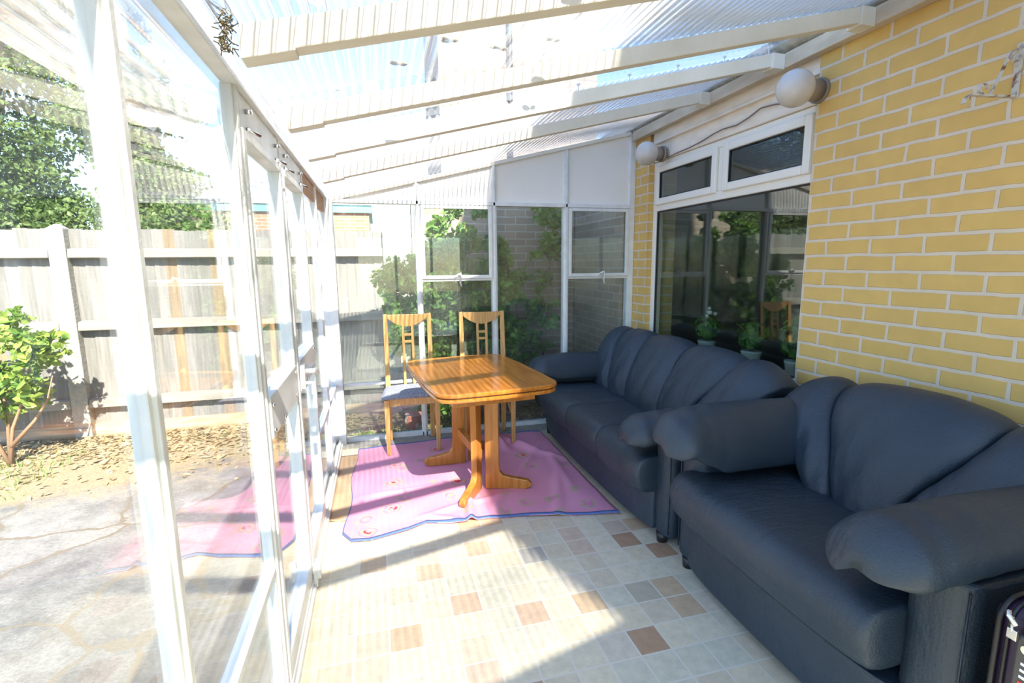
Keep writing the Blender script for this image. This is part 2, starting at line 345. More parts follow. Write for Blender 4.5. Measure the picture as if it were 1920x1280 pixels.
# dry soil and straw towards the fence
sg = N(n, 'ShaderNodeSeparateXYZ'); L(n, tc.outputs['Object'], sg.inputs[0])
sa = N(n, 'ShaderNodeMath', _operation='MULTIPLY_ADD'); L(n, n4.outputs[0], sa.inputs[0]); sa.inputs[1].default_value = 1.2; L(n, sg.outputs[1], sa.inputs[2])
s2 = N(n, 'ShaderNodeMath', _operation='MULTIPLY_ADD'); L(n, sg.outputs[0], s2.inputs[0]); s2.inputs[1].default_value = -.25; L(n, sa.outputs[0], s2.inputs[2])
g2 = N(n, 'ShaderNodeMapRange'); L(n, s2.outputs[0], g2.inputs[0]); g2.inputs[1].default_value = 4.85; g2.inputs[2].default_value = 5.15
so2 = N(n, 'ShaderNodeValToRGB'); so2.color_ramp.elements[0].color = (.26, .19, .11, 1); so2.color_ramp.elements[1].color = (.46, .36, .22, 1); so2.color_ramp.elements[0].position = .4; so2.color_ramp.elements[1].position = .6; L(n, n3.outputs[0], so2.inputs[0])
mg = N(n, 'ShaderNodeMix', _data_type='RGBA'); L(n, g2.outputs[0], mg.inputs[0]); L(n, mj.outputs[2], mg.inputs[6]); L(n, so2.outputs[0], mg.inputs[7])
b = N(n, 'ShaderNodeBsdfPrincipled', Roughness=.9); L(n, mg.outputs[2], b.inputs['Base Color'])
ah = N(n, 'ShaderNodeMath', _operation='MULTIPLY_ADD'); L(n, lt.outputs[0], ah.inputs[0]); ah.inputs[1].default_value = -.5; L(n, n3.outputs[0], ah.inputs[2])
bp = N(n, 'ShaderNodeBump', Strength=.6, Distance=.02); L(n, ah.outputs[0], bp.inputs['Height']); L(n, bp.outputs[0], b.inputs['Normal']); L(n, b.outputs[0], o.inputs[0])
gm = MB(); gm.box(-30, 30, -20, 50, -.5, -.12)
tag(gm.build('ground', m), 'weathered crazy paving and dry soil of the garden', 'ground', kind='structure')

# ------------------------------------------------ house wall (right) with window opening
HY0, HY1, HZ = -5.6, 8.3, 6.4
OY0, OY1, OZ0, OZ1 = 2.18, 3.80, .70, 2.22
wm = MB()
XB = XR+.26
for a in ((HY0, 1.95, -.3, HZ), (1.95, OY0, -.3, 2.56), (OY1, 4.12, -.3, 2.56), (OY0, OY1, -.3, OZ0), (OY0, OY1, 2.50, 2.56)):
    wm.box(XR, XB, *a)
tag(wm.build('wall_right', M['brick']), 'yellow painted brick house wall with white joints', 'wall', kind='structure')
tag(box('wall_outside', M['brick_brown'], (XR-.05, XB, 4.12, 7.58, -.3, 2.56)), 'unpainted brown brick wall of the house beyond the far glass wall', 'wall', kind='structure')
bd = MB(); bd.box(XR+.012, XR+.10, OY0, OY1-.03, 2.352, 2.50); bd.box(XR+.03, XR+.10, OY0, OY1-.03, 2.215, 2.352)
bd.box(XR+.002, XR+.06, OY0, OY1-.03, 2.345, 2.362)
tag(bd.build('trim_3', M['board'], bevel=.003), 'weathered off-white boards above the white house window', 'board', kind='structure')
wp = MB(); wp.box(XR-.055, XR-.002, -1.0, 4.0, 2.425, 2.50)
tag(wp.build('trim_4', M['plate'], bevel=.004), 'off-white timber wall plate carrying the roof on the brick wall', 'wall plate', kind='structure')
fm = MB()
fm.prism([(XR-.07, 2.548), (XR, 2.60), (XR, 2.50), (XR-.05, 2.53)], 'y', -1.0, 4.08)
tag(fm.build('trim_5', M['fillet']), 'rough cement fillet where the roof meets the brick wall', 'flashing', kind='structure')
# eaves of the two-storey house
ev = MB(); ev.prism([(1.62, 2.1), (1.62, -4.7), (1.97, -5.6), (1.97, -6.3), (7, -6.3), (7, 2.1)], 'z', 6.4, 6.6)
fr_ = MB(); fr_.box(XR+.02, 6, 1.95, 7.58, 2.56, 2.64)
tag(fr_.build('trim_9', M['greyroof']), 'flat felt roof of the low part of the house', 'roof', kind='structure')
tag(box('wall_upper', M['brick'], (XB, 7, 1.7, 1.95, 2.64, 6.4)), 'end wall of the upper storey of the house above the flat roof', 'wall', kind='structure')
tag(ev.build('trim_6', M['render']), 'overhanging eaves of the house high above the roof', 'eaves', kind='structure')
# dim room behind the window
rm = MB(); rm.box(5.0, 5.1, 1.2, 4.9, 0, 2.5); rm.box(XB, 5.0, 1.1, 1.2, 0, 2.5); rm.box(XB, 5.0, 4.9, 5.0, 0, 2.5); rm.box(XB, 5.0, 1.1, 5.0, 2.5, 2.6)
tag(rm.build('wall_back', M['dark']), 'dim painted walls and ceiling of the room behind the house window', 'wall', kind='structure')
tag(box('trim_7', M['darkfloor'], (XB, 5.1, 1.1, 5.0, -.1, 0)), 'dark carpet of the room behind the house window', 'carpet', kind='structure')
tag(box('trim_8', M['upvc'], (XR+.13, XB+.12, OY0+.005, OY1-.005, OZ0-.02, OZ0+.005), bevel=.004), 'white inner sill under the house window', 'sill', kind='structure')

# the white upvc window
WX = XR+.045
w3 = empty('window_3', (WX, 3.0, .8), 'large white framed house window with two top lights', 'window', kind='structure')
def loc(o, e):   # keep world coordinates while parenting to a placed empty
    for v in o.data.vertices: v.co -= Vector(e.location)
    return o
def ring(mb, y0, y1, z0, z1, t, xa, xb, b=None):
    b = b or t
    mb.box(xa, xb, y0, y0+t, z0, z1); mb.box(xa, xb, y1-t, y1, z0, z1); mb.box(xa, xb, y0+t, y1-t, z1-t, z1); mb.box(xa, xb, y0+t, y1-t, z0, z0+b)
fr = MB(); ring(fr, 2.181, 3.80, .71, 2.213, .05, WX, WX+.07)
fr.box(WX, WX+.07, 2.231, 3.75, 1.825, 1.885); fr.box(WX, WX+.07, 2.93, 2.99, 1.885, 2.163)
loc(fr.build('window_frame', M['upvc'], w3, .006), w3)
for y0, y1 in ((2.228, 2.928), (2.992, 3.752)):
    s_ = MB(); ring(s_, y0, y1, 1.872, 2.176, .052, WX-.018, WX+.02); o_ = loc(s_.build('casement', M['upvc'], w3, .008), w3)
    g_ = MB(); ring(g_, y0+.052, y1-.052, 1.924, 2.124, .006, WX-.008, WX+.01); q = g_.build('gasket', M['rubber'], o_); [setattr(v, 'co', v.co-Vector(w3.location)) for v in q.data.vertices]
    p = box('pane', M['dblglass'], (WX+.0, WX+.006, y0+.055, y1-.055, 1.927, 2.121), o_); loc(p, w3)
g_ = MB(); ring(g_, 2.231, 3.75, .76, 1.825, .008, WX+.012, WX+.03); loc(g_.build('gasket', M['rubber'], w3), w3)
loc(box('pane', M['dblglass'], (WX+.018, WX+.024, 2.238, 3.743, .766, 1.818), w3), w3)

# ------------------------------------------------ left glass wall
wl = empty('wall_left', (XL, 1.5, 0), 'white framed glass side wall of the conservatory facing the garden', 'glass wall', kind='structure')
posts = [.885, 1.575, 2.19, 2.785, 3.38]
near_posts = [.2, -.42]
for y in near_posts+posts:
    p = MB(); p.box(XL-.045, XL-.015, y-.022, y+.022, .0, 1.90); p.box(XL-.02, XL-.008, y-.010, y+.010, 0, 1.90)
    o_ = loc(p.build('post', M['alu'], wl, .003), wl)
p = MB(); p.box(XL-.075, XL+.035, 3.985, YF+.06, 0, 1.90); loc(p.build('corner_post', M['alu'], wl, .004), wl)
p = MB(); p.box(XL-.075, XL+.03, -.95, -.88, 0, 1.90); loc(p.build('corner_post', M['alu'], wl, .004), wl)
p = MB(); p.box(XL-.045, XL-.005, -.95, YF, 1.903, 1.985); p.box(XL-.045, XL-.028, -.95, YF, 1.988, 2.0); p.box(XL-.04, XL+.004, -.95, YF, 1.898, 1.906)
loc(p.build('eave_beam', M['alu'], wl, .003), wl)
p = MB(); p.box(XL-.08, XL+.01, -.95, YF, -.01, .03); p.box(XL-.05, XL-.035, -.95, YF, .03, .10); p.box(XL-.02, XL+.0, -.95, YF, .03, .055)
loc(p.build('sill_track', M['alu'], wl, .002), wl)
for a, b_ in ((.2, .885), (3.38, 4.0), (-.42, .2), (.885, 1.575), (2.785, 3.38), (-.9, -.42)):
    p = MB(); p.box(XL-.05, XL-.012, a+.02, b_-.02, .475, .50)
    if a in (.885, 3.38, 2.785): loc(p.build('low_rail', M['alu'], wl, .002), wl)
    else: p.b.free()
    loc(box('pane', M['glass'], (XL-.034, XL-.030, a+.01, b_-.01, .02, 1.90), wl), wl)
# blank boards above the rail in the last bays (brown inner side)
for a, b_ in ((2.785, 3.38), (3.38, 3.98)):
    loc(box('head_board', M['wood_raw'], (XL-.028, XL-.016, a+.03, b_-.03, 1.80, 1.897), wl), wl)
# the doors between posts 2 and 4
def door(nm, a, b_, lab):
    e = empty(nm, (XL, a, 0), lab, 'door', kind='structure')
    p = MB(); ring(p, a+.024, b_-.024, .035, 1.80, .028, XL-.05, XL-.005, .10); loc(p.build('door_frame', M['alu'], e, .003), e)
    loc(box('pane', M['glass'], (XL-.034, XL-.030, a+.05, b_-.05, .12, 1.78), e), e)
    loc(box('kick_rail', M['alu'], (XL-.052, XL+.0, a+.05, b_-.05, .885, 1.02), e, .004), e)
    pl = MB()
    for yy, zz in ((a+.07, .91), (a+.07, .99), (a+.24, .90), (b_-.1, 1.0), (b_-.1, .91)): pl.tube([(XL-.002, yy, zz), (XL+.006, yy, zz)], .007, 8)
    loc(pl.build('screw', M['chrome'], e), e)
    loc(box('head_panel', M['alu'], (XL-.04, XL-.012, a+.03, b_-.03, 1.80, 1.897), e, .002), e)
    sc_ = MB()
    for yy in (a+.1, b_-.08): sc_.tube([(XL-.014, yy, 1.86), (XL+.006, yy, 1.86)], .007, 8); sc_.tube([(XL-.01, yy-.01, 1.81), (XL+.02, yy+.02, 1.80)], .006, 6)
    loc(sc_.build('clip', M['chrome'], e), e)
    return e
d1 = door('door_1', 1.575, 2.19, 'white glazed garden door nearer the camera with a thick middle rail')
d2 = door('door_2', 2.19, 2.785, 'white glazed garden door with latch, nearer the far corner')
h = MB(); h.box(XL, XL+.018, 2.22, 2.28, .90, 1.0); h.tube([(XL+.015, 2.25, .97), (XL+.05, 2.25, .97), (XL+.055, 2.29, .965), (XL+.052, 2.34, .94)], [.011, .011, .012, .009], 8)
h.tube([(XL+.015, 2.24, .92), (XL+.045, 2.24, .92), (XL+.045, 2.235, .87)], .009, 8); h.tube([(XL, 2.33, .97), (XL+.03, 2.33, .97), (XL+.03, 2.40, .97)], .009, 8)
loc(h.build('door_handle', M['alu'], d2, .002), d2)
h = MB(); h.box(XL, XL+.016, 2.155, 2.20, .02, .11); h.box(XL+.01, XL+.03, 2.165, 2.185, .05, .14); loc(h.build('foot_bolt', M['alu'], d1, .002), d1)

# ------------------------------------------------ far glass wall
wf = empty('wall_far', (1, YF, 0), 'white framed glass end wall with plain white gable panels', 'glass wall', kind='structure')
fx = [.322, .935, 1.558]
for x in fx:
    p = MB(); p.box(x-.022, x+.022, YF, YF+.06, .01, zr(x)+.03); p.box(x-.010, x+.010, YF-.012, YF, .01, zr(x)+.03); loc(p.build('post', M['alu'], wf, .003), wf)
p = MB(); p.box(2.135, 2.188, YF-.01, YF+.06, .01, 2.49); loc(p.build('post', M['alu'], wf, .003), wf)
p = MB(); p.box(-.30, 2.135, YF-.012, YF+.05, 1.875, 1.905); loc(p.build('head_rail', M['alu'], wf, .003), wf)
p = MB(); p.box(-.30, 2.135, YF, YF+.05, .01, .045); loc(p.build('sill_track', M['alu'], wf, .003), wf)
p = MB(); p.box(-.30, .30, YF, YF+.03, .468, .49); loc(p.build('low_rail', M['alu'], wf, .002), wf)
for a, b_ in ((-.30, .30), (.957, 1.536)):
    loc(box('pane', M['farglass'], (a, b_, YF+.02, YF+.024, .04, 1.88), wf), wf)
for a, b_ in ((.344, .913), (1.58, 2.135)):
    loc(box('pane', M['farglass'], (a, b_, YF+.02, YF+.024, .04, 1.29), wf), wf)
    p = MB(); p.box(a, b_, YF, YF+.03, 1.28, 1.30); loc(p.build('mid_rail', M['alu'], wf, .002), wf)
for a, b_ in ((-.30, .30), (.30, .913), (.957, 1.536), (1.58, 2.135)):
    g = MB(); g.prism([(a, 1.90), (b_, 1.90), (b_, zr(b_)+.05), (a, zr(a)+.05)], 'y', YF+.012, YF+.022)
    loc(g.build('gable_panel', M['panel'], wf), wf)
g = MB(); g.box(-.30, 2.135, YF-.015, YF+.04, zr(-.3)+.03, zr(-.3)+.06, shear=SL, xref=-.3); loc(g.build('raking_rail', M['timber'], wf, .003), wf)
def awning(nm, a, b_, lab, lx):
    e = empty(nm, (a, YF, 1.3), lab, 'window', kind='structure')
    p = MB(); t = .026
    p.box(a, a+t, YF-.015, YF+.012, 1.30, 1.872); p.box(b_-t, b_, YF-.015, YF+.012, 1.30, 1.872)
    p.box(a+t, b_-t, YF-.015, YF+.012, 1.846, 1.872); p.box(a+t, b_-t, YF-.015, YF+.012, 1.30, 1.326)
    loc(p.build('casement', M['alu'], e, .003), e)
    loc(box('pane', M['farglass'], (a+t, b_-t, YF-.004, YF+.0, 1.326, 1.846), e), e)
    s_ = MB(); s_.tube([(lx-.03, YF-.02, 1.315), (lx, YF-.035, 1.335), (lx+.025, YF-.03, 1.325)], .008, 8); loc(s_.build('window_latch', M['alu'], e), e)
    c = MB(); c.tube([(lx-.01, YF-.03, 1.33), (lx+.015, YF-.045, 1.345), (lx+.02, YF-.042, 1.31), (lx+.012, YF-.042, 1.27), (lx+.02, YF-.042, 1.235)], .005, 6)
    c.tube([(lx-.02, YF-.04, 1.325), (lx-.035, YF-.045, 1.31), (lx-.01, YF-.045, 1.318)], .0045, 6)
    q = c.build('string_tie', M['cord'], e); loc(q, e); q['label'] = 'white string tied round the latch'
    return e
awning('window_1', .344, .913, 'small top-hung window beside the far left glass bay, behind the chairs', .63)
awning('window_2', 1.58, 2.135, 'small top-hung window next to the brick pier, with knotted string', 1.88)

# ------------------------------------------------ near end wall (behind the camera)
wn = empty('wall_near', (1, -.92, 0), 'white framed glass end wall behind the camera', 'glass wall', kind='structure')
for x in (.322, .935, 1.558, 2.16):
    p = MB(); p.box(x-.022, x+.022, -.95, -.89, .01, zr(x)+.03); loc(p.build('post', M['alu'], wn), wn)
p = MB(); p.box(-.33, 2.18, -.95, -.9, 1.875, 1.905); p.box(-.33, 2.18, -.95, -.9, 0, .045); loc(p.build('rail', M['alu'], wn), wn)
g = MB(); g.prism([(-.32, 1.90), (2.18, 1.90), (2.18, zr(2.18)+.08), (-.32, zr(-.32)+.08)], 'y', -.93, -.92); loc(g.build('gable_panel', M['panel'], wn), wn)
loc(box('pane', M['farglass'], (-.32, 2.16, -.925, -.921, .04, 1.88), wn), wn)

# ------------------------------------------------ roof
ce = empty('ceiling', (1, 1.5, 2.2), 'sloping lean-to roof of corrugated clear sheets on white rafters', 'roof', kind='structure')
raf = [.04, .66, 1.27, 1.865, 2.365, 2.98]
def corr(y0, y1, name='corrugated_sheet', x0=-.66, x1=2.16):
    per, amp, sg = .0362, .0095, 8
    vs_, fs = [], []; nx = int((x1-x0)/per*sg)
    ys = np.linspace(y0, y1, 2)
    for i in range(nx+1):
        x = x0+(x1-x0)*i/nx; z = zr(x)+.068+amp+.0015+amp*math.sin(2*math.pi*x/per)
        for y in ys: vs_.append((x-ce.location.x, y-ce.location.y, z-ce.location.z))
    for i in range(nx): fs.append((2*i, 2*i+1, 2*i+3, 2*i+2))
    o_ = pyd(name, vs_, fs, M['sheet'], ce, True)
    md = o_.modifiers.new('t', 'SOLIDIFY'); md.thickness = .0013; md.offset = 1
    return o_
corr(-1.0, 1.89)
corr(2.40, 4.12)
f_ = MB(); f_.box(-.64, 2.16, 1.86, 2.43, zr(-.64)+.096, zr(-.64)+.099, shear=SL, xref=-.64); loc(f_.build('flat_sheet', M['flatsheet'], ce), ce)
for y in raf:
    p = MB(); p.box(-.262, 2.075, y, y+.05, zr(-.262), zr(-.262)+.066, shear=SL, xref=-.262)
    o_ = loc(p.build('rafter', M['timber'], ce, .003), ce)
    q = MB(); q.box(-.262, -.15, y-.004, y+.054, zr(-.262)-.006, zr(-.262)+.045, shear=SL, xref=-.262); q.box(2.06, 2.135, y-.012, y+.062, zr(2.06)-.01, zr(2.06)+.066)
    q2 = loc(q.build('rafter_bracket', M['timber'], ce, .002), ce)
    k = MB()
    for i in range(9): xx = -.1+i*.27; k.tube([(xx, y+.025, zr(xx)+.06), (xx, y+.025, zr(xx)+.10)], .003, 6); k.sphere((xx, y+.025, zr(xx)+.10), .010, 10, 6, (1, 1, .5))
    loc(k.build('sheet_screw', M['alu'], ce), ce)
# debris lying on the roof
deb = [(.42, 1.74, 0), (.63, 1.76, 0), (1.1, 1.2, 0), (.10, 1.74, 1), (.74, 2.28, 0), (.0, 2.22, 1), (.12, 2.24, 1), (.52, 1.17, 0), (.25, 1.62, 1)]
for i, (x, y, k) in enumerate(deb):
    b_ = MB(); rr = random.Random(i)
    for j in range(5 if k == 0 else 3):
        b_.sphere((rr.uniform(-.025, .025), rr.uniform(-.006, .006), rr.uniform(0, .004)+.004), .007+rr.random()*.006, 8, 6, (1.6, .8, .5))
    o_ = b_.build('leaf_litter', M['dry']); o_.location = (x, y, zr(x)+(.1 if 1.86 < y < 2.43 else .091))
    tag(o_, 'small clump of dead leaves lying on the clear roof sheets', 'leaf litter', 'dead leaf clumps on the roof')
b_ = MB(); rr = random.Random(3)
for j in range(120):
    t = rr.random(); p0 = Vector((-.285+rr.uniform(-.012, .012), 1.262+rr.uniform(-.02, .02), 1.87+t*.09)); b_.tube([p0, p0+Vector((rr.uniform(-.014, .014), rr.uniform(-.014, .014), rr.uniform(-.014, .014)))], .0012, 5)
tag(b_.build('old_nest', M['dry']), 'brown clump of nest debris wedged where the nearest rafter meets the eave', 'nest')

# ============================================================ FURNITURE
def seatlobe(u0, u1, prof, inner, puff_p=3.0, nu=10):
    pass
def sect(prof, cen, y, k):
    return [Vector((cen[0]+(p[0]-cen[0])*k, y, cen[1]+(p[1]-cen[1])*k)) for p in prof]
def smooth_profile(pts, n=28):
    """closed Catmull-Rom through pts"""
    out = []; m_ = len(pts); per = max(2, n//m_)
    for i in range(m_):
        p0, p1, p2, p3 = [np.array(pts[(i+k-1) % m_]) for k in range(4)]
        for t in np.linspace(0, 1, per, endpoint=False):
            out.append(tuple(.5*((2*p1)+(-p0+p2)*t+(2*p0-5*p1+4*p2-p3)*t*t+(-p0+3*p1-3*p2+p3)*t**3)))
    return out
def puff(u, p=3.0, e=.5, lo=.0): return lo+(1-lo)*max(0, 1-abs(2*u-1)**p)**e
def cushion(name, parent, y0, y1, prof, depth=.05, m=None, nu=14, bow=None, p=4.0, e=.45):
    """profile in (x,z) pushed along y, drawn in at both seams"""
    pr = smooth_profile(prof, 40); cx = sum(q[0] for q in pr)/len(pr); cz = sum(q[1] for q in pr)/len(pr)
    rings = []
    us = [0.5-0.5*math.cos(math.pi*i/nu) for i in range(nu+1)]
    for u in us:
        f = puff(u, p, e); y = y0+(y1-y0)*u; r = []
        for (x, z) in pr:
            d = math.hypot(x-cx, z-cz); k = max(.3, 1-(1-f)*depth/d)
            xx = cx+(x-cx)*k; zz = cz+(z-cz)*k
            if bow: xx -= bow*(1-(2*((y-bow_c[0])/bow_c[1]))**2)*max(0, (cx-x)/.3)
            r.append((xx, y, zz))
        rings.append(r)
    return MB().loft(rings).build(name, m or M['navy'], parent, sub=1, smooth=True)
def backlobe(parent, yb0, yb1, yt0, yt1, Hf, seed=0, xf=.43, zb=.44):
    """fan segment of the padded back: narrow at the seat, wide on top"""
    prof = [(xf+.02, zb-.06), (xf-.005, zb+.04), (xf+.02, zb+.15), (xf+.075, zb+.27), (xf+.15, zb+.39), (xf+.235, zb+.465), (xf+.32, zb+.478), (xf+.395, zb+.44), (xf+.42, zb+.34), (xf+.42, zb+.16), (xf+.41, zb-.02), (xf+.2, zb-.08)]
    pr = smooth_profile(prof, 60); nu = 16; rings = []; rr = random.Random(seed)
    sx, sz = xf+.30, zb+.22
    for i in range(nu+1):
        u = .5-.5*math.cos(math.pi*i/nu); f = puff(u, 2.6, .55); r = []
        for (x, z) in pr:
            t = min(1, max(0, (z-zb)/.47)); t2 = t*t*(3-2*t)*.45+t*.55
            if x > xf+.36: t2 = max(t2, .8)
            y = (yb0+(yb1-yb0)*u)*(1-t2)+(yt0+(yt1-yt0)*u)*t2
            dx, dz = x-sx, z-sz; d = math.hypot(dx, dz)+1e-6; k = 1-(1-f)*.055/d
            xx = sx+dx*k; zz = sz+dz*k
            zz = zb+(zz-zb)*(Hf(y)-zb)/.48 if zz > zb else zz
            wob = .004*math.sin(y*43+z*9+seed)+.003*math.sin(y*91-z*31+seed*2)
            r.append((xx-wob*(1-abs(2*u-1)*.3), y, zz+wob*.5))
        rings.append(r)
    return MB().loft(rings).build('back_cushion', M['navy'], parent, sub=1, smooth=True)
def armpad(parent, yc, side, tip=-.10, end=.72, aw=.125, zc=.60, seed=0, bh=.08, hang=.10):
    """bolster drooping over the front of the arm; side=+1 leans towards +y"""
    st = [(tip-.005, zc-.045, .045, .02), (tip+.012, zc-.038, .085, .042), (tip+.05, zc-.022, aw*.95, bh*.86), (tip+.13, zc-.008, aw*1.05, bh), (tip+.28, zc+.003, aw*1.08, bh*1.04), (tip+.5, zc, aw*1.04, bh*1.04),
          (end-.1, zc-.005, aw*.95, bh), (end-.02, zc-.005, aw*.8, bh*.8), (end, zc-.005, aw*.5, bh*.45)]
    # refine
    rings = []; T = np.linspace(0, len(st)-1, 40)
    A = np.array(st)
    for t in T:
        i = int(min(len(st)-2, math.floor(t))); f = t-i
        p0, p1, p2, p3 = A[max(0, i-1)], A[i], A[i+1], A[min(len(st)-1, i+2)]
        x, z, a, b_ = .5*((2*p1)+(-p0+p2)*f+(2*p0-5*p1+4*p2-p3)*f*f+(-p0+3*p1-3*p2+p3)*f**3)
        r = []
        for k in range(28):
            th = 2*math.pi*k/28; c, s_ = math.cos(th), math.sin(th); e = .82
            yy = a*math.copysign(abs(c)**e, c); zz = b_*math.copysign(abs(s_)**e, s_)
            if zz < 0: zz *= .85
            # inner side hangs down to the seat
            if c*side > 0: zz -= hang*abs(c)**1.6*min(1, max(.35, (x-tip)/.22)); yy += side*.012*abs(c)
            else: zz -= .015*abs(c)**2
            wr = .0035*math.sin(x*70+th*2+seed)*(1 if x < .2 else .5)
            r.append((x, yc+yy+side*.012, z+zz+wr))
        rings.append(r)
    o_ = MB().loft(rings).build('arm_pad', M['navy'], parent, sub=1, smooth=True)
    # piping round the front lip
    return o_
def rbox(name, parent, a, r=.03, m=None, seg=4):
    o_ = box(name, m or M['navy'], a, parent); md = o_.modifiers.new('b', 'BEVEL'); md.width = r; md.segments = seg
    for p in o_.data.polygons: p.use_smooth = True
    return o_
def sofa(X0, Y0, Y1, seats, lobes, Hf, arm_w, seat_top, label, cat, zarm=.56, name='sofa', armtip=-.1, bh=.075, hang=.09):
    e = empty(name, (X0, Y0, 0), label, cat)
    W = Y1-Y0
    # base with bowed front
    prof = []; nb = 20
    for i in range(nb+1):
        y = arm_w*.72+(W-2*arm_w*.72)*i/nb; u = 2*i/nb-1; prof.append((.035+.03*u**6*.8-.012*(1-u*u), y))
    poly = [(x, y) for x, y in prof]+[(.86, W-arm_w*.72), (.86, arm_w*.72)]
    b_ = MB(); b_.prism([(p[0], p[1]) for p in poly], 'z', .045, .265); o_ = b_.build('base', M['navy'], e, .018, 4)
    # piping line along the front rail
    b_ = MB(); b_.tube([(p[0]-.001, p[1], .262) for p in prof], .006, 8); b_.build('piping', M['navy'], o_)
    # arms
    for s_, ya, yb in ((1, 0, arm_w), (-1, W-arm_w, W)):
        p = MB(); pts = []
        for i in range(13):
            t = i/12; y = ya+.018+(yb-ya-.036)*t; u = 2*t-1; pts.append((.075+.035*abs(u)**3, y))
        pts = pts+[(.84, yb-.018), (.84, ya+.018)]
        p.prism(pts, 'z', .045, zarm-.02)
        ar = p.build('arm', M['navy'], e, .016, 4)
        q = MB(); yy = (ya+.03) if s_ > 0 else (yb-.03); q.tube([(.088, yy, .07), (.088, yy, zarm-.04)], .003, 6); q.build('seam', M['navy'], ar)
        armpad(e, (ya+yb)/2+s_*.045, s_, armtip, .74, arm_w*.5+.035, zarm+.045, seed=int(ya*9), bh=bh, hang=hang)
    # seats
    for (a, c) in seats:
        zt = seat_top
        prof_s = [(-.045, zt-.145), (-.055, zt-.07), (-.02, zt-.012), (.06, zt+.004), (.25, zt), (.50, zt-.015), (.56, zt-.05), (.54, zt-.16), (.25, zt-.2), (.0, zt-.205)]
        cushion('seat_cushion', e, a, c, prof_s, .028)
    # back board + lobes
    b_ = MB(); pts = [(.05*W/1.2+.02, .05), (W-.07, .05)]
    for i in range(13):
        y = W-.07-(W-.14)*i/12; pts.append((y, Hf(y)-.075))
    b_.prism([(p[0], p[1]) for p in pts], 'x', .80, .875); b_.build('back_frame', M['navy'], e, .02, 3)
    for i, (a, c, ta, tc_) in enumerate(lobes): backlobe(e, a, c, ta, tc_, Hf, i)
    for (x, y) in ((.10, .10), (.10, W-.10), (.78, .10), (.78, W-.10)):
        f = MB(); f.tube([(x, y, 0), (x, y, .05)], [.026, .03], 16); f.build('leg', M['foot'], e)
    return e
# far sofa: y 1.99..3.95 ; local y = world-1.99
Hs = lambda y: .905-.02*((y-.98)/.98)**2-.12*max(0, abs(y-.98)/.98-.80)**1.2*4
bow_c = (1, 1)
s1 = sofa(1.25, 2.0, 3.93, [(.12, .64), (.64, 1.14), (1.14, 1.80)],
          [(.22, .48, .01, .31), (.48, .78, .31, .80), (.78, 1.22, .80, 1.28), (1.22, 1.48, 1.28, 1.66), (1.48, 1.74, 1.66, 1.93)], Hs, .19, .455,
          'long navy leather sofa under the house window, behind the armchair', 'sofa')
Ha = lambda y: .93-.05*((y-.62)/.6)**2-.55*max(0, abs(y-.62)/.62-.62)**1.6
s2 = sofa(1.25, .735, 1.97, [(.165, 1.12)],
          [(.40, .52, .0, .34), (.52, .74, .34, .93), (.74, .86, .93, 1.275)], Ha, .20, .50,
          'wide navy leather armchair nearest the camera, against the yellow brick wall', 'armchair', zarm=.665, name='armchair', armtip=-.11, bh=.08, hang=.15)

# table --------------------------------------------------------
TR = .115
tb = empty('dining_table', (.555, 2.985, .010), 'varnished orange wooden table with rounded corners on a split pedestal', 'table', rz=TR)
def rr_outline(hx, hy, r, bow=.012, n=8):
    pts = []
    for cx, cy, a0 in ((hx-r, hy-r, 0), (-hx+r, hy-r, 90), (-hx+r, -hy+r, 180), (hx-r, -hy+r, 270)):
        for i in range(n+1):
            a = math.radians(a0+90*i/n); x, y = cx+r*math.cos(a), cy+r*math.sin(a)
            pts.append((x, y))
        # bowed edge mid points
    out = []
    for i, p in enumerate(pts):
        q = pts[(i+1) % len(pts)]; out.append(p)
        if math.hypot(p[0]-q[0], p[1]-q[1]) > .2:
            for t in (.25, .5, .75):
                mx_, my_ = p[0]+(q[0]-p[0])*t, p[1]+(q[1]-p[1])*t; k = bow*4*t*(1-t)
                if abs(p[0]-q[0]) > abs(p[1]-q[1]): my_ += math.copysign(k, my_)
                else: mx_ += math.copysign(k, mx_)
                out.append((mx_, my_))
    return out
hx, hy = .348, .515
t_ = MB(); t_.prism(rr_outline(hx, hy, .10), 'z', .728, .752); t_.build('tabletop', M['table'], tb, .008, 3)
t_ = MB(); t_.prism(rr_outline(hx-.004, hy-.004, .10), 'z', .700, .722); t_.build('folded_leaf', M['table'], tb, .008, 3)
t_ = MB(); t_.prism(rr_outline(hx-.012, hy-.012, .10), 'z', .7215, .7285); t_.build('groove', M['edge'], tb)
t_ = MB(); t_.box(-.24, .24, -.38, .38, .640, .700); t_.build('apron', M['tableleg'], tb, .004)
def leglimb(px, py, ang, name='leg'):
    """L-shaped board: upright with a long curved foot pointing along ang"""
    pts = [(-.0, .0), (.255, .0), (.285, .012), (.292, .035), (.27, .058), (.17, .075), (.115, .088), (.093, .115), (.088, .17), (.088, .66), (0, .66)]
    b_ = MB(); b_.prism([(p[0], p[1]) for p in pts], 'y', -.02, .02)
    o_ = b_.build(name, M['tableleg'], tb, .006, 3); o_.location = (px, py, 0); o_.rotation_euler = (0, 0, ang); return o_
def wleg(x, y, deg):
    dx, dy = x-.555, y-2.985
    leglimb(dx*math.cos(TR)+dy*math.sin(TR), -dx*math.sin(TR)+dy*math.cos(TR), math.radians(deg)-TR)
wleg(.560, 2.932, 238); wleg(.600, 2.932, -17); wleg(.545, 3.375, 177); wleg(.585, 3.39, 58)
b_ = MB(); b_.box(-.02, .02, -.06, .42, .20, .26); b_.build('stretcher', M['tableleg'], tb, .004)
k = MB(); k.tube([(.095, -.088, .42), (.094, -.094, .42)], .006, 10); k.build('bolt_hole', M['edge'], tb)

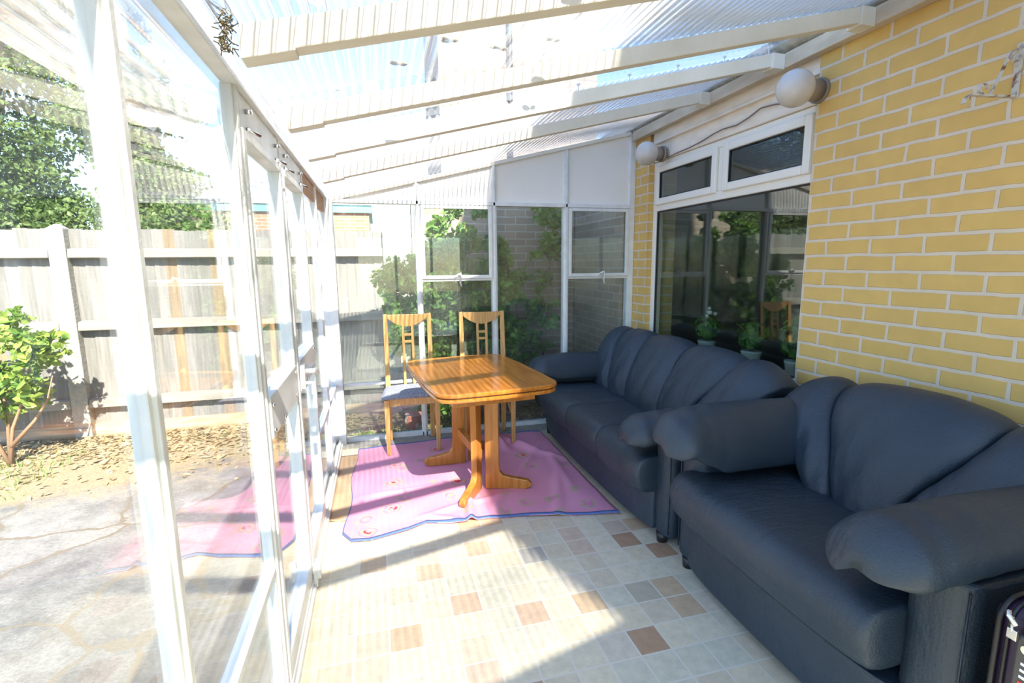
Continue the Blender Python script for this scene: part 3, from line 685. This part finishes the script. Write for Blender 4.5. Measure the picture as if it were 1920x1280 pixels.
# chairs -------------------------------------------------------
def chair(label):
    e = empty('dining_chair', (0, 0, 0), label, 'chair', 'oak dining chairs behind the table')
    hw = .185
    def post(x, z1=1.02):
        b_ = MB(); rings = []
        for z, y, w_, d_ in ((0, .33, .016, .016), (.2, .315, .018, .019), (.44, .31, .019, .022), (.62, .315, .018, .019), (.85, .335, .017, .015), (z1, .352, .016, .012)):
            rings.append([(x+sx*w_, y+sy*d_, z) for sx, sy in ((-1, -1), (1, -1), (1, 1), (-1, 1))])
        b_.loft(rings, smooth=False); return b_.build('back_post', M['oak'], e, .003)
    post(-hw+.015); post(hw-.015)
    for s_ in (-1, 1):
        b_ = MB(); x = s_*(hw-.0); b_.loft([[(x+sx*w_, sy*w_, z) for sx, sy in ((-1, -1), (1, -1), (1, 1), (-1, 1))] for z, w_ in ((0, .014), (.42, .019))], smooth=False)
        b_.build('leg', M['oak'], e, .003)
        b_ = MB(); b_.box(s_*hw-.009, s_*hw+.009, .01, .31, .375, .425); b_.build('side_rail', M['oak'], e, .002)
        b_ = MB(); a0 = Vector((s_*(hw-.004), .015, .34)); b_.tube([(s_*(hw-.004), .02, .23), (s_*(hw-.006), .30, .36)], .011, 6); b_.build('brace', M['oak'], e)
    b_ = MB(); b_.box(-hw, hw, -.008, .010, .372, .425); b_.build('front_rail', M['oak'], e, .002)
    b_ = MB(); b_.box(-hw+.02, hw-.02, .30, .318, .385, .425); b_.build('rear_rail', M['oak'], e, .002)
    # seat pad
    pr = smooth_profile([(-.205, .428), (-.212, .448), (-.17, .466), (0, .474), (.17, .466), (.212, .448), (.205, .428), (0, .424)], 40)
    rings = []
    for i in range(13):
        u = i/12; f = puff(u, 6, .4, .3); y = -.022+.325*u; tp = 1-.10*u
        rings.append([(x*tp*(.97+.03*f), y, .428+(z-.428)*f) for x, z in pr])
    MB().loft(rings).build('seat', M['seatcloth'], e, smooth=True)
    # crest: straight top, belly curve below
    pts = [(-hw+.025, 1.015), (hw-.025, 1.015)]
    for i in range(15):
        t = i/14; x = (hw-.025)*(1-2*t); pts.append((x, .992-.075*(1-(x/(hw-.025))**2)))
    b_ = MB(); b_.prism(pts, 'y', .343, .361); b_.build('crest_rail', M['oak'], e, .003)
    for s_ in (-1, 1):
        b_ = MB(); b_.loft([[(s_*.036+sx*.010, y+sy*.007, z) for sx, sy in ((-1, -1), (1, -1), (1, 1), (-1, 1))] for z, y in ((.42, .31), (.6, .318), (.93, .350))], smooth=False)
        b_.build('slat', M['oak'], e, .002)
    for z, y in ((.855, .342), (.80, .337)):
        b_ = MB(); b_.box(-.03, .03, y-.006, y+.006, z-.010, z+.010); b_.build('cross_bar', M['oak'], e, .001)
    return e
c1 = chair('oak dining chair left of the other, its grey seat in view'); c1.location = (.205, 3.665, .012); c1.rotation_euler = (0, 0, math.radians(-1))
c2 = copy_tree(c1); c2.location = (.79, 3.645, .012); c2.rotation_euler = (0, 0, math.radians(-3)); c2['label'] = 'oak dining chair beside the sofa, mostly hidden by the table'

# rug ----------------------------------------------------------
m, n, o = newmat('pink_floral_cloth')
tc = N(n, 'ShaderNodeTexCoord'); wn_ = N(n, 'ShaderNodeTexNoise', Scale=14, Detail=3); L(n, tc.outputs['Object'], wn_.inputs[0])
wv = N(n, 'ShaderNodeVectorMath', _operation='MULTIPLY_ADD'); L(n, wn_.outputs['Color'], wv.inputs[0]); wv.inputs[1].default_value = (.07, .07, 0); L(n, tc.outputs['Object'], wv.inputs[2])
fl2 = N(n, 'ShaderNodeSeparateXYZ'); L(n, wv.outputs[0], fl2.inputs[0]); cb = N(n, 'ShaderNodeCombineXYZ'); L(n, fl2.outputs[0], cb.inputs[0]); L(n, fl2.outputs[1], cb.inputs[1])
v1 = N(n, 'ShaderNodeTexVoronoi', Scale=5.2, Randomness=.8); L(n, cb.outputs[0], v1.inputs[0])
ra = N(n, 'ShaderNodeValToRGB'); el = ra.color_ramp.elements
ra.color_ramp.interpolation = 'CONSTANT'
el[0].position = 0; el[0].color = (.72, .05, .09, 1); el[1].position = .15; el[1].color = (.58, .45, .26, 1)
x_ = el.new(.21); x_.color = (.62, .24, .38, 1); x_ = el.new(.27); x_.color = (.50, .38, .26, 1); x_ = el.new(.33); x_.color = (.72, .31, .44, 1)
L(n, v1.outputs['Distance'], ra.inputs[0])
n5 = N(n, 'ShaderNodeTexNoise', Scale=26, Detail=4); L(n, tc.outputs['Object'], n5.inputs[0])
gt = N(n, 'ShaderNodeMath', _operation='GREATER_THAN'); L(n, n5.outputs[0], gt.inputs[0]); gt.inputs[1].default_value = .44
mm = N(n, 'ShaderNodeMix', _data_type='RGBA'); L(n, gt.outputs[0], mm.inputs[0]); mm.inputs[6].default_value = (.70, .31, .43, 1); L(n, ra.outputs[0], mm.inputs[7])
b = N(n, 'ShaderNodeBsdfPrincipled', Roughness=.85); L(n, mm.outputs[2], b.inputs['Base Color']); L(n, b.outputs[0], o.inputs[0]); M['pink'] = m
def rugpt(u, v):
    """u across (0 left), v depth (0 near)"""
    near = [(-.235, 2.60), (-.19, 2.515), (-.10, 2.50), (.10, 2.545), (.20, 2.60), (.33, 2.56), (.42, 2.545), (.52, 2.555), (.7, 2.53), (1.0, 2.46), (1.27, 2.40)]
    far = [(-.215, 3.80), (-.20, 3.86), (0, 3.885), (.25, 3.90), (.5, 3.91), (.6, 3.90), (.8, 3.92), (.9, 3.92), (1.0, 3.9), (1.15, 3.88), (1.27, 3.86)]
    def ip(A):
        t = u*(len(A)-1); i = min(len(A)-2, int(t)); f = t-i; f = f*f*(3-2*f) if False else f
        return A[i][0]*(1-f)+A[i+1][0]*f, A[i][1]*(1-f)+A[i+1][1]*f
    a, c = ip(near), ip(far); x = a[0]*(1-v)+c[0]*v; y = a[1]*(1-v)+c[1]*v
    x += .012*math.sin(y*9)*(1-u)
    z = .006
    def ridge(px, py, dx, dy, wid, ln, h):
        nonlocal z
        l_ = math.hypot(dx, dy); dx_, dy_ = dx/l_, dy/l_; s_ = (x-px)*dx_+(y-py)*dy_; t_ = -(x-px)*dy_+(y-py)*dx_
        z += h*math.exp(-(t_/wid)**2)*math.exp(-(s_/ln)**4)
    ridge(.45, 2.66, .12, 1, .022, .16, .030); ridge(.42, 2.74, 1, .25, .025, .25, .016); ridge(1.02, 2.75, .35, 1, .028, .30, .018); ridge(.86, 3.75, -.15, 1, .03, .22, .055)
    ridge(.98, 3.62, -.5, 1, .03, .25, .035); ridge(.95, 3.2, .6, 1, .022, .35, .014); ridge(1.10, 3.45, -.7, 1, .025, .25, .02); ridge(.18, 3.05, 1, .1, .02, .35, .007)
    ridge(.62, 2.70, .5, 1, .03, .14, .014); ridge(1.15, 3.05, .1, 1, .03, .3, .016); ridge(.3, 2.62, .8, -.5, .02, .12, .012); ridge(.1, 3.4, .3, 1, .02, .3, .005)
    z += .0025*math.sin(x*17+y*5)+.0022*math.sin(y*21-x*9)
    for fx_, fy_ in ((.02, 3.665), (.39, 3.66), (.605, 3.655), (.975, 3.635)):
        d = math.hypot(x-fx_, y-fy_)
        if d < .05: z = z*(d/.05)**1.0+.006*(1-d/.05)
    return x, y, max(z, .004)
nu, nv = 110, 100; vs_, fs = [], []
for j in range(nv+1):
    for i in range(nu+1): vs_.append(rugpt(i/nu, j/nv))
for j in range(nv):
    for i in range(nu): a = j*(nu+1)+i; fs.append((a, a+1, a+nu+2, a+nu+1))
rug = pyd('cloth_rug', vs_, fs, M['pink'], None, True); md = rug.modifiers.new('t', 'SOLIDIFY'); md.thickness = .004; md.offset = 1
tag(rug, 'rumpled pink floral cloth with blue edging spread under the table', 'rug')
path = [rugpt(i/120, 0) for i in range(121)]; left = [rugpt(0, j/60) for j in range(61)]; farp = [rugpt(i/120, 1) for i in range(121)]
def flat_strip(path, inward, w_, name, mt):
    vs_, fs = [], []
    for i, p in enumerate(path):
        q = inward(i)
        for px_, pz in ((p, .006), (q, .0075), (q, .0035), (p, .001)): vs_.append((px_[0], px_[1], px_[2]+pz))
    for i in range(len(path)-1):
        for k in range(4): fs.append((4*i+k, 4*i+(k+1) % 4, 4*i+4+(k+1) % 4, 4*i+4+k))
    return pyd(name, vs_, fs, mt, rug, True)
flat_strip(path, lambda i: rugpt(i/120, .016), .02, 'edging', M['blue']); flat_strip(left, lambda j: rugpt(.012, j/60), .02, 'edging', M['blue']); flat_strip(farp, lambda i: rugpt(i/120, .988), .02, 'edging', M['blue'])
# tan mat
vs_, fs = [], []
for j in range(41):
    for i in range(9):
        x = -.325+.115*i/8; y = 2.76+1.0*j/40; z = .004
        d = y-3.33; lift = .030*math.exp(-(d/.03)**2)*max(0, (.6-i/8))+.012*math.exp(-((y-2.76)/.03)**2)*math.exp(-(i/2)**2)
        vs_.append((x, y, z+lift))
for j in range(40):
    for i in range(8): a = j*9+i; fs.append((a, a+1, a+10, a+9))
o_ = pyd('door_mat', vs_, fs, M['mat'], None, True); md = o_.modifiers.new('t', 'SOLIDIFY'); md.thickness = .003; md.offset = -1
tag(o_, 'strip of tan curling mat between the garden doors and the pink cloth', 'mat')

# wall lamps ---------------------------------------------------
def lamp(c, label, r=.088):
    e = empty('globe_lamp', (XR-.002, c[1], c[2]), label, 'wall lamp', 'globe wall lamps above the house window')
    b_ = MB(); b_.sphere((c[0]-XR, 0, 0), r, 32, 20); b_.build('globe', M['globe'], e)
    b_ = MB(); b_.tube([(c[0]-XR+r*.80, 0, 0), (c[0]-XR+r*.9, 0, 0), (-.012, 0, 0)], [.05, .052, .052], 24); b_.build('holder', M['brass'], e)
    b_ = MB(); b_.tube([(-.014, 0, 0), (.006, 0, 0)], .06, 24); b_.build('back_plate', M['brass'], e)
    return e
lamp((2.04, 2.168, 2.258), 'white globe lamp nearest the yellow bricks of the near wall')
lamp((2.055, 3.61, 2.245), 'white globe lamp on the board end by the far corner')
cb_ = MB(); pts = [(3.575, 2.214), (3.45, 2.222), (3.30, 2.226), (3.15, 2.238), (3.02, 2.258), (2.93, 2.265), (2.80, 2.256), (2.70, 2.272), (2.60, 2.30), (2.50, 2.29), (2.40, 2.268), (2.30, 2.250), (2.27, 2.245)]
sp_ = []
for i in range(len(pts)-1):
    for t in (0, .33, .66): sp_.append((XR+.02, pts[i][0]*(1-t)+pts[i+1][0]*t, pts[i][1]*(1-t)+pts[i+1][1]*t))
cb_.tube(sp_, .004, 8)
cb = cb_.build('lamp_cable', M['cable']); tag(cb, 'thin wavy grey cable running between the two globe lamps', 'cable')
# bracket
br = empty('hanging_bracket', (XR-.001, 1.335, 2.06), 'rusty white scrolled iron bracket on the yellow brick wall', 'bracket')
def rib(path, w_, t_, name):
    """flat iron bar along path in the plane square to the wall"""
    b_ = MB(); rings = []
    for i, p in enumerate(path):
        a = Vector(path[max(0, i-1)]); c = Vector(path[min(len(path)-1, i+1)]); d = (c-a).normalized(); nrm = Vector((d.z, 0, -d.x))
        P = Vector(p); rings.append([P+Vector((0, w_, 0))+nrm*t_, P+Vector((0, -w_, 0))+nrm*t_, P+Vector((0, -w_, 0))-nrm*t_, P+Vector((0, w_, 0))-nrm*t_])
    b_.loft(rings, smooth=False); return b_.build(name, M['rustpaint'], br)
rib([(-.003, 0, -.085), (-.003, 0, .0), (-.003, 0, .07), (-.003, 0, .095)], .011, .003, 'wall_plate')
rib([(-.003, 0, -.08), (-.05, 0, -.08), (-.12, 0, -.078), (-.165, 0, -.075), (-.18, 0, -.085), (-.188, 0, -.105)], .008, .003, 'arm')
sc1 = [(-.095, 0, -.076), (-.07, 0, -.02), (-.05, 0, .03), (-.035, 0, .065), (-.015, 0, .075), (-.004, 0, .06), (-.006, 0, .04), (-.02, 0, .032), (-.03, 0, .042), (-.024, 0, .052)]
rib(sc1, .005, .0025, 'stay')
cc = [(-.118+.022*math.cos(a)*(1-i*.035), 0, -.052+.022*math.sin(a)*(1-i*.035)) for i, a in enumerate(np.linspace(-1.5, -1.5-5.2, 16))]
rib(cc, .006, .002, 'scroll')
h_ = MB(); h_.tube([(-.165, 0, -.078), (-.163, .002, -.098), (-.166, .003, -.115)], .0018, 6); h_.build('hook', M['rustpaint'], br)
br.rotation_euler = (0, 0, math.radians(-12))

# suitcase -----------------------------------------------------
sc_ = empty('suitcase', (1.30, .555, 0), 'dark purple suitcase with combination lock beside the armchair', 'suitcase')
# local: x 0..0.30 thickness, y -.24 .. .24
o_ = rbox('shell', sc_, (0, .46, -.155, .155, .045, .675), .045, M['case'], 5)
for z in (.045, .575): pass
b_ = MB()
def loop(xo, yy, z0, z1, r):
    P = []
    for cx, cz, a0 in ((xo[1]-r, z1-r, 0), (xo[0]+r, z1-r, 90), (xo[0]+r, z0+r, 180), (xo[1]-r, z0+r, 270)):
        for i in range(6):
            a = math.radians(a0+90*i/5); P.append((cx+r*math.cos(a), yy, cz+r*math.sin(a)))
    P.append(P[0]); return P
b_.tube(loop((-.003, .463), .128, .042, .678, .05), .006, 8); b_.tube(loop((-.003, .463), .02, .042, .678, .05), .009, 8); b_.tube(loop((-.003, .463), .11, .042, .678, .05), .004, 8)
b_.build('zip', M['caseblack'], sc_)
b_ = MB(); b_.box(-.012, .004, .050, .090, .47, .625); lk = b_.build('combination_lock', M['caselock'], sc_, .004)
b_ = MB()
for k, (y_, z_) in enumerate([(.07, .565), (.07, .550), (.07, .535)]): b_.box(-.0135, -.0115, y_-.007, y_+.007, z_-.003, z_+.003)
b_.build('dial', M['white'], lk)
b_ = MB(); b_.box(-.0135, -.0115, .063, .077, .517, .524); b_.build('dial', M['red'], lk)
b_ = MB(); b_.tube([(-.016, .07, .60), (-.011, .07, .60)], .010, 16); b_.build('key_lock', M['chrome'], lk)
b_ = MB(); b_.tube([(-.012, .11, .665), (-.02, .105, .66), (-.02, .09, .645)], .006, 8); b_.tube([(-.016, .10, .66), (-.022, .095, .63)], .0035, 6); b_.box(-.024, -.016, .085, .103, .612, .635); b_.build('zip_puller', M['chrome'], sc_, .001)
b_ = MB(); b_.tube([(.12, -.05, .675), (.13, -.05, .70), (.33, -.05, .70), (.34, -.05, .675)], .010, 8); b_.build('handle', M['caseblack'], sc_)
for x in (.05, .41):
    for y in (-.11, .11):
        b_ = MB(); b_.tube([(x, y-.012, .024), (x, y+.012, .024)], .024, 16); b_.build('wheel', M['caseblack'], sc_)

# plants on the inner sill --------------------------------------
def foliage(name, mt, parent, pts, size, seed=0, jit=.35, updir=.35, tip=None):
    r = np.random.default_rng(seed); P = np.array(pts); n_ = len(P)
    a = r.normal(size=(n_, 3)); a[:, 2] += updir; a /= np.linalg.norm(a, axis=1)[:, None]
    b_ = r.normal(size=(n_, 3)); b_ -= a*(a*b_).sum(1)[:, None]; b_ /= np.linalg.norm(b_, axis=1)[:, None]
    c = np.cross(a, b_); s_ = size*(1+jit*r.normal(size=n_)).clip(.4, 1.8)[:, None]
    # leaf: b along length, c width, a normal
    v = np.stack([P-b_*s_*.5, P-b_*s_*.12+c*s_*.30+a*s_*.08, P+b_*s_*.28+c*s_*.22+a*s_*.06, P+b_*s_*.55, P+b_*s_*.28-c*s_*.22+a*s_*.06, P-b_*s_*.12-c*s_*.30+a*s_*.08], 1).reshape(-1, 3)
    f = np.arange(n_)[:, None]*6
    me = bpy.data.meshes.new(name); faces = np.concatenate([np.hstack([f, f+1, f+2, f+3]), np.hstack([f, f+3, f+4, f+5])])
    me.from_pydata(v.tolist(), [], faces.tolist()); me.update(); me.polygons.foreach_set('use_smooth', [False]*len(me.polygons))
    return link(me, name, mt, parent)
def blob_pts(rng, n_, blobs, shell=.55):
    out = []; wts = np.array([b_[3]*b_[4]*b_[5] for b_ in blobs]); wts = wts/wts.sum()
    for b_, w_ in zip(blobs, wts):
        k = max(1, int(n_*w_)); d = rng.normal(size=(k, 3)); d /= np.linalg.norm(d, axis=1)[:, None]; rad = shell+(1-shell)*rng.random(k)**.7
        out.append(np.array(b_[:3])+d*np.array(b_[3:6])*rad[:, None])
    return np.concatenate(out)
def potplant(x, y, label, seed, hgt):
    e = empty('potted_plant', (x, y, OZ0+.005), label, 'plant')
    b_ = MB(); b_.tube([(0, 0, 0), (0, 0, .09), (0, 0, .10), (0, 0, .112)], [.045, .062, .066, .066], 20); b_.build('pot', M['upvc'], e)
    rng = np.random.default_rng(seed); pts = blob_pts(rng, 170, [(0, 0, .11+hgt*.5, .10, .10, hgt*.5)], .2)
    foliage('leaves', M['leaf_climb'], e, pts, .06, seed)
    b_ = MB()
    for k in range(5): b_.tube([(0, 0, .10), (rng.normal()*.03, rng.normal()*.03, .10+hgt*.5), (rng.normal()*.05, rng.normal()*.05, .10+hgt*.9)], .003, 5)
    b_.build('stem', M['stem'], e)
    if seed == 2:
        b_ = MB()
        b_.b.free()
        for k in range(6): f_ = MB(); f_.sphere((rng.normal()*.02, rng.normal()*.02, .12+hgt+rng.normal()*.03), .014, 8, 6); f_.build('flower', M['white'], e)
potplant(2.43, 3.28, 'potted plant with white flowers inside the house window, by the middle', 2, .20)
potplant(2.43, 2.80, 'leafy plant in a white pot inside the house window, between the other two', 5, .22)
potplant(2.43, 2.42, 'bushy plant in a white pot inside the house window, nearest the brick edge', 7, .30)

# ============================================================ GARDEN
fe = empty('garden_fence', (-1, 5.3, -.12), 'weathered grey board fence with concrete posts across the garden', 'fence')
m, n, o = newmat('weathered_fence_board')
tc = N(n, 'ShaderNodeTexCoord'); at = N(n, 'ShaderNodeVertexColor', _layer_name='tone'); mp = N(n, 'ShaderNodeMapping'); mp.inputs['Scale'].default_value = (40, 10, 2.2); L(n, tc.outputs['Object'], mp.inputs[0])
ns = N(n, 'ShaderNodeTexNoise', Scale=1, Detail=6, Roughness=.6); L(n, mp.outputs[0], ns.inputs[0])
mr = N(n, 'ShaderNodeMapRange'); mr.inputs[1].default_value = .3; mr.inputs[2].default_value = .7; mr.inputs[3].default_value = .72; mr.inputs[4].default_value = 1.2; L(n, ns.outputs[0], mr.inputs[0])
vm = N(n, 'ShaderNodeVectorMath', _operation='SCALE'); L(n, at.outputs[0], vm.inputs[0]); L(n, mr.outputs[0], vm.inputs['Scale'])
b = N(n, 'ShaderNodeBsdfPrincipled', Roughness=.9); L(n, vm.outputs[0], b.inputs['Base Color'])
bp = N(n, 'ShaderNodeBump', Strength=.4, Distance=.01); L(n, ns.outputs[0], bp.inputs['Height']); L(n, bp.outputs[0], b.inputs['Normal']); L(n, b.outputs[0], o.inputs[0]); M['fenceboard'] = m
FY = 5.30
rr = random.Random(8)
def fpanel(xa, xb, hue=0):
    bm = bmesh.new(); c_ = bm.loops.layers.float_color.new('tone'); x = xa
    while x < xb:
        w_ = rr.uniform(.085, .105); top = 1.75+rr.uniform(-.012, .006); d = rr.uniform(0, .008)
        r_ = rr.random(); t = (.235, .22, .205) if r_ < .55 else (.195, .185, .17) if r_ < .8 else (.27, .255, .23) if r_ < .93 else (.24, .18, .12)
        co = [(x, FY+d), (min(x+w_, xb), FY+.008+d), (min(x+w_, xb), FY+.02+d), (x, FY+.012+d)]
        A = [bm.verts.new((p[0]-fe.location.x, p[1]-fe.location.y, -.02+.12)) for p in co]; B = [bm.verts.new((p[0]-fe.location.x, p[1]-fe.location.y, top+.12)) for p in co]
        F = [bm.faces.new(A[::-1]), bm.faces.new(B)]+[bm.faces.new((A[i], A[(i+1) % 4], B[(i+1) % 4], B[i])) for i in range(4)]
        for f in F:
            for l in f.loops: l[c_] = (*t, 1)
        x += w_-.004
    bmesh.ops.recalc_face_normals(bm, faces=bm.faces)
    me = bpy.data.meshes.new('board_panel'); bm.to_mesh(me); bm.free(); link(me, 'board_panel', M['fenceboard'], fe)
    for z in (1.50, .86, .15):
        b_ = MB(); b_.prism([(FY-.075, z), (FY-.065, z+.075), (FY, z+.085), (FY, z-.01)], 'x', xa+.01, xb-.01); loc(b_.build('rail', M['rail'], fe, .004), fe)
    b_ = MB(); b_.box(xa, xb, FY-.01, FY+.02, -.16, -.02); loc(b_.build('gravel_board', M['gravelboard'], fe, .003), fe)
fposts = [-5.45, -2.66, .13]
for x in fposts:
    b_ = MB(); b_.box(x-.065, x+.065, FY-.075, FY+.05, -.2, 1.75)
    b_.loft([[(x-.065, FY-.075, 1.75), (x+.065, FY-.075, 1.75), (x+.065, FY+.05, 1.75), (x-.065, FY+.05, 1.75)], [(x-.02, FY-.02, 1.79), (x+.02, FY-.02, 1.79), (x+.02, FY, 1.79), (x-.02, FY, 1.79)]], smooth=False)
    loc(b_.build('concrete_post', M['concrete'], fe, .006), fe)
for a, c in ((-8.2, -5.51), (-5.39, -2.72), (-2.60, .07)): fpanel(a, c)

# brick outbuilding with turquoise fascia
ob = empty('garage', (-2, 12.5, -.12), 'low red brick outbuilding with turquoise fascia beyond the fence', 'building')
loc(box('wall', M['brick_red'], (-4.4, -.12, 12.0, 15, -.12, 2.56), ob), ob)
loc(box('fascia', M['teal'], (-4.5, -.05, 11.93, 15.1, 2.56, 2.72), ob), ob)
loc(box('roof', M['greyroof'], (-4.5, -.05, 11.9, 15.1, 2.72, 2.80), ob), ob)
tag(box('garden_wall', M['brick_garden'], (.36, 2.13, 5.27, 5.42, -.2, 2.15)), 'brown brick garden wall standing behind the dense shrub, where the fence ends', 'wall')
# next-door house
nb = empty('neighbouring_house', (3, 9, -.12), 'tall tan brick house wall behind the climbing shrub', 'building')
loc(box('wall', M['brick_tan'], (.98, 3.43, 7.6, 9.5, -.12, 7.0), nb), nb)
b_ = MB(); b_.tube([(2.02, 7.55, -.1), (2.02, 7.55, 6.9)], .04, 12); loc(b_.build('drain_pipe', M['rubber'], nb), nb)

def tree(x, y, blobs, nleaf, size, label, seed, th=3.0, cat='tree', mt='leaf_tree', name='garden_tree', grp=None):
    e = empty(name, (x, y, -.12), label, cat, grp)
    rng = np.random.default_rng(seed)
    # each big blob is broken into many small tufts
    sub = []
    for b_ in blobs:
        k = int(55*(b_[3]*b_[5])**.8)+12
        d = rng.normal(size=(k, 3)); d /= np.linalg.norm(d, axis=1)[:, None]; rad = .35+.65*rng.random(k)**.5
        c = np.array(b_[:3])+d*np.array(b_[3:6])*rad[:, None]
        for q in c: s_ = rng.uniform(.16, .36); sub.append((q[0], q[1], q[2], s_*1.5, s_*1.5, s_*.8))
    pts = blob_pts(rng, nleaf, sub, .3)
    foliage('foliage', M[mt], e, pts, size, seed)
    b_ = MB(); b_.tube([(0, 0, 0), (.05, 0, th*.5), (0, .05, th), (.1, 0, th*1.5)], [.22, .18, .14, .06], 10)
    for q in blobs: b_.tube([(0, 0, th*.7), (q[0]*.5, q[1]*.5, (th*.8+q[2])/2), (q[0], q[1], q[2])], [.08, .05, .02], 7)
    b_.build('trunk', M['bark'], e)
    return e
tree(-7.3, 12.3, [(0, 0, 3.0, 1.7, 1.1, 1.7), (-1.8, 0, 4.4, 1.5, 1.1, 1.8), (.6, 0, 4.9, 1.3, 1.0, 1.5), (-.3, 0, 6.6, 1.7, 1.1, 1.4), (.9, 0, 6.9, 1.0, 1.0, 1.0), (.8, -.2, 2.3, 1.0, .9, 1.2), (-2.4, 0, 2.4, 1.4, 1.1, 1.8)], 62000, .085, 'large leafy tree filling the upper left view over the fence', 21)
tree(-4.0, 10.6, [(-.1, 0, 4.7, .40, .40, .4), (.42, 0, 4.2, .42, .40, .32), (.15, 0, 3.5, .60, .42, .35), (0, 0, 2.4, .6, .42, .5), (-.35, 0, 3.9, .4, .4, .7), (.45, 0, 3.05, .35, .35, .25)], 20000, .07, 'smaller tree with open tufted crown right of the large tree', 22)
tree(-2.95, 9.2, [(0, 0, 2.05, .45, .35, .35)], 7000, .07, 'low bush showing over the fence left of the brick outbuilding', 23, th=1.5, cat='bush', name='bush')

def shrub(x, y, z, blobs, nleaf, size, label, seed, mt, stems, cat='shrub', name='leafy_shrub', tufts=26, shell=.3):
    e = empty(name, (x, y, z), label, cat); rng = np.random.default_rng(seed)
    sub = []
    for b_ in blobs:
        k = max(5, int(tufts*(b_[3]*b_[5])/.12))
        d = rng.normal(size=(k, 3)); d /= np.linalg.norm(d, axis=1)[:, None]; rad = .3+.75*rng.random(k)**.5
        c = np.array(b_[:3])+d*np.array(b_[3:6])*rad[:, None]
        for q in c: s_ = rng.uniform(.05, .10); sub.append((q[0], q[1], max(.05, q[2]), s_*1.3, s_*1.1, s_))
    foliage('leaves', M[mt], e, blob_pts(rng, nleaf, sub, shell), size, seed)
    b_ = MB()
    for s_ in stems: b_.tube(s_, [.018, .012, .007, .004][:len(s_)] if len(s_) <= 4 else .01, 7)
    b_.build('branch', M['stem'], e)
    return e
shrub(-2.86, 4.62, -.12, [(0, 0, .95, .36, .25, .26), (-.3, 0, .75, .4, .25, .35), (.22, 0, .82, .26, .2, .22), (.1, 0, .55, .25, .2, .2), (-.5, -.1, 1.0, .3, .25, .3)], 2700, .068,
      'yellow-green broad leaved shrub at the left in front of the fence', 31, 'leaf_rose',
      [[(0, 0, 0), (.05, 0, .3), (.18, 0, .6), (.25, 0, .9)], [(0, 0, 0), (-.1, 0, .3), (-.3, 0, .6), (-.4, 0, .9)], [(0, 0, .0), (0, .05, .4), (.02, 0, .8), (0, 0, 1.15)], [(.02, 0, .15), (.2, 0, .35), (.3, 0, .5), (.36, 0, .7)]])
shrub(.72, 4.75, -.12, [(-.35, 0, 1.15, .42, .28, .5), (.0, 0, 1.45, .40, .3, .42), (-.1, 0, .8, .45, .28, .45), (.28, .1, 1.25, .35, .3, .5), (-.45, 0, 1.45, .22, .2, .25), (.35, .1, .7, .35, .3, .5), (.15, 0, 1.85, .3, .25, .28), (-.05, 0, .35, .45, .28, .3)], 15000, .058,
      'dense green shrub just outside the far windows behind the chairs', 32, 'leaf_climb',
      [[(0, 0, 0), (-.1, 0, .5), (-.3, 0, 1.0), (-.4, 0, 1.5)], [(0, 0, 0), (.05, 0, .6), (.0, 0, 1.2), (.1, 0, 1.9)], [(0, 0, 0), (.2, 0, .5), (.35, 0, 1.0), (.4, 0, 1.6)]])
shrub(1.62, 4.95, -.12, [(.0, 0, 1.9, .28, .2, .28), (.1, 0, 1.45, .2, .15, .3), (-.25, 0, 1.1, .25, .2, .4), (.1, 0, .85, .30, .2, .3), (.0, 0, .5, .35, .2, .3), (.3, 0, 2.1, .22, .12, .16)], 1900, .06,
      'sparse climbing stems against the house wall outside, right of the dense shrub', 33, 'leaf_climb',
      [[(0, 0, 0), (.05, 0, .7), (.1, 0, 1.4), (.2, 0, 2.1)], [(0, 0, 0), (-.2, 0, .6), (-.25, 0, 1.1), (-.1, 0, 1.7)]], cat='climber', name='climbing_shrub', tufts=14)
# pot outside
po = MB(); po.tube([(0, 0, 0), (0, 0, .05), (0, 0, .11), (0, 0, .15), (0, 0, .165)], [.055, .085, .095, .08, .088], 20)
o_ = po.build('garden_pot', M['terracotta']); o_.location = (.27, 4.55, -.12); tag(o_, 'brown and cream patterned pot outside the far glass, behind the left chair', 'pot')
# straw litter and grass
rng = np.random.default_rng(5)
pts = np.column_stack([rng.uniform(-4.5, -.3, 4200), 5.22-np.abs(rng.normal(size=4200))*.42, np.full(4200, -.112)])
o_ = foliage('straw_litter', M['leaf_pale'], None, pts, .045, 6, updir=3.5); tag(o_, 'scattered dry leaves and straw along the foot of the fence', 'litter', kind='stuff')
pts = np.column_stack([rng.uniform(-.3, 1.9, 2500), rng.uniform(4.2, 5.15, 2500), np.full(2500, -.112)])
o_ = foliage('dry_litter', M['leaf_pale'], None, pts, .04, 7, updir=3.5); tag(o_, 'dry leaf litter on the soil outside the far glass wall', 'litter', kind='stuff')
bm = bmesh.new()
for i in range(1500):
    if i < 800: x, y = rng.uniform(-.3, .9), rng.uniform(4.2, 4.6)
    else: x, y = rng.uniform(-4.2, -2.4), 4.35+rng.normal()*.25
    h_ = rng.uniform(.03, .08); a = rng.uniform(0, 6.28); dx, dy = math.cos(a)*.004, math.sin(a)*.004; lx, ly = rng.normal()*.02, rng.normal()*.02
    bm.faces.new([bm.verts.new(p) for p in ((x-dx, y-dy, -.12), (x+dx, y+dy, -.12), (x+lx, y+ly, -.12+h_))])
me = bpy.data.meshes.new('grass'); bm.to_mesh(me); bm.free(); o_ = link(me, 'grass', M['leaf_grass']); tag(o_, 'thin green grass tufts in the soil beds', 'grass', kind='stuff')
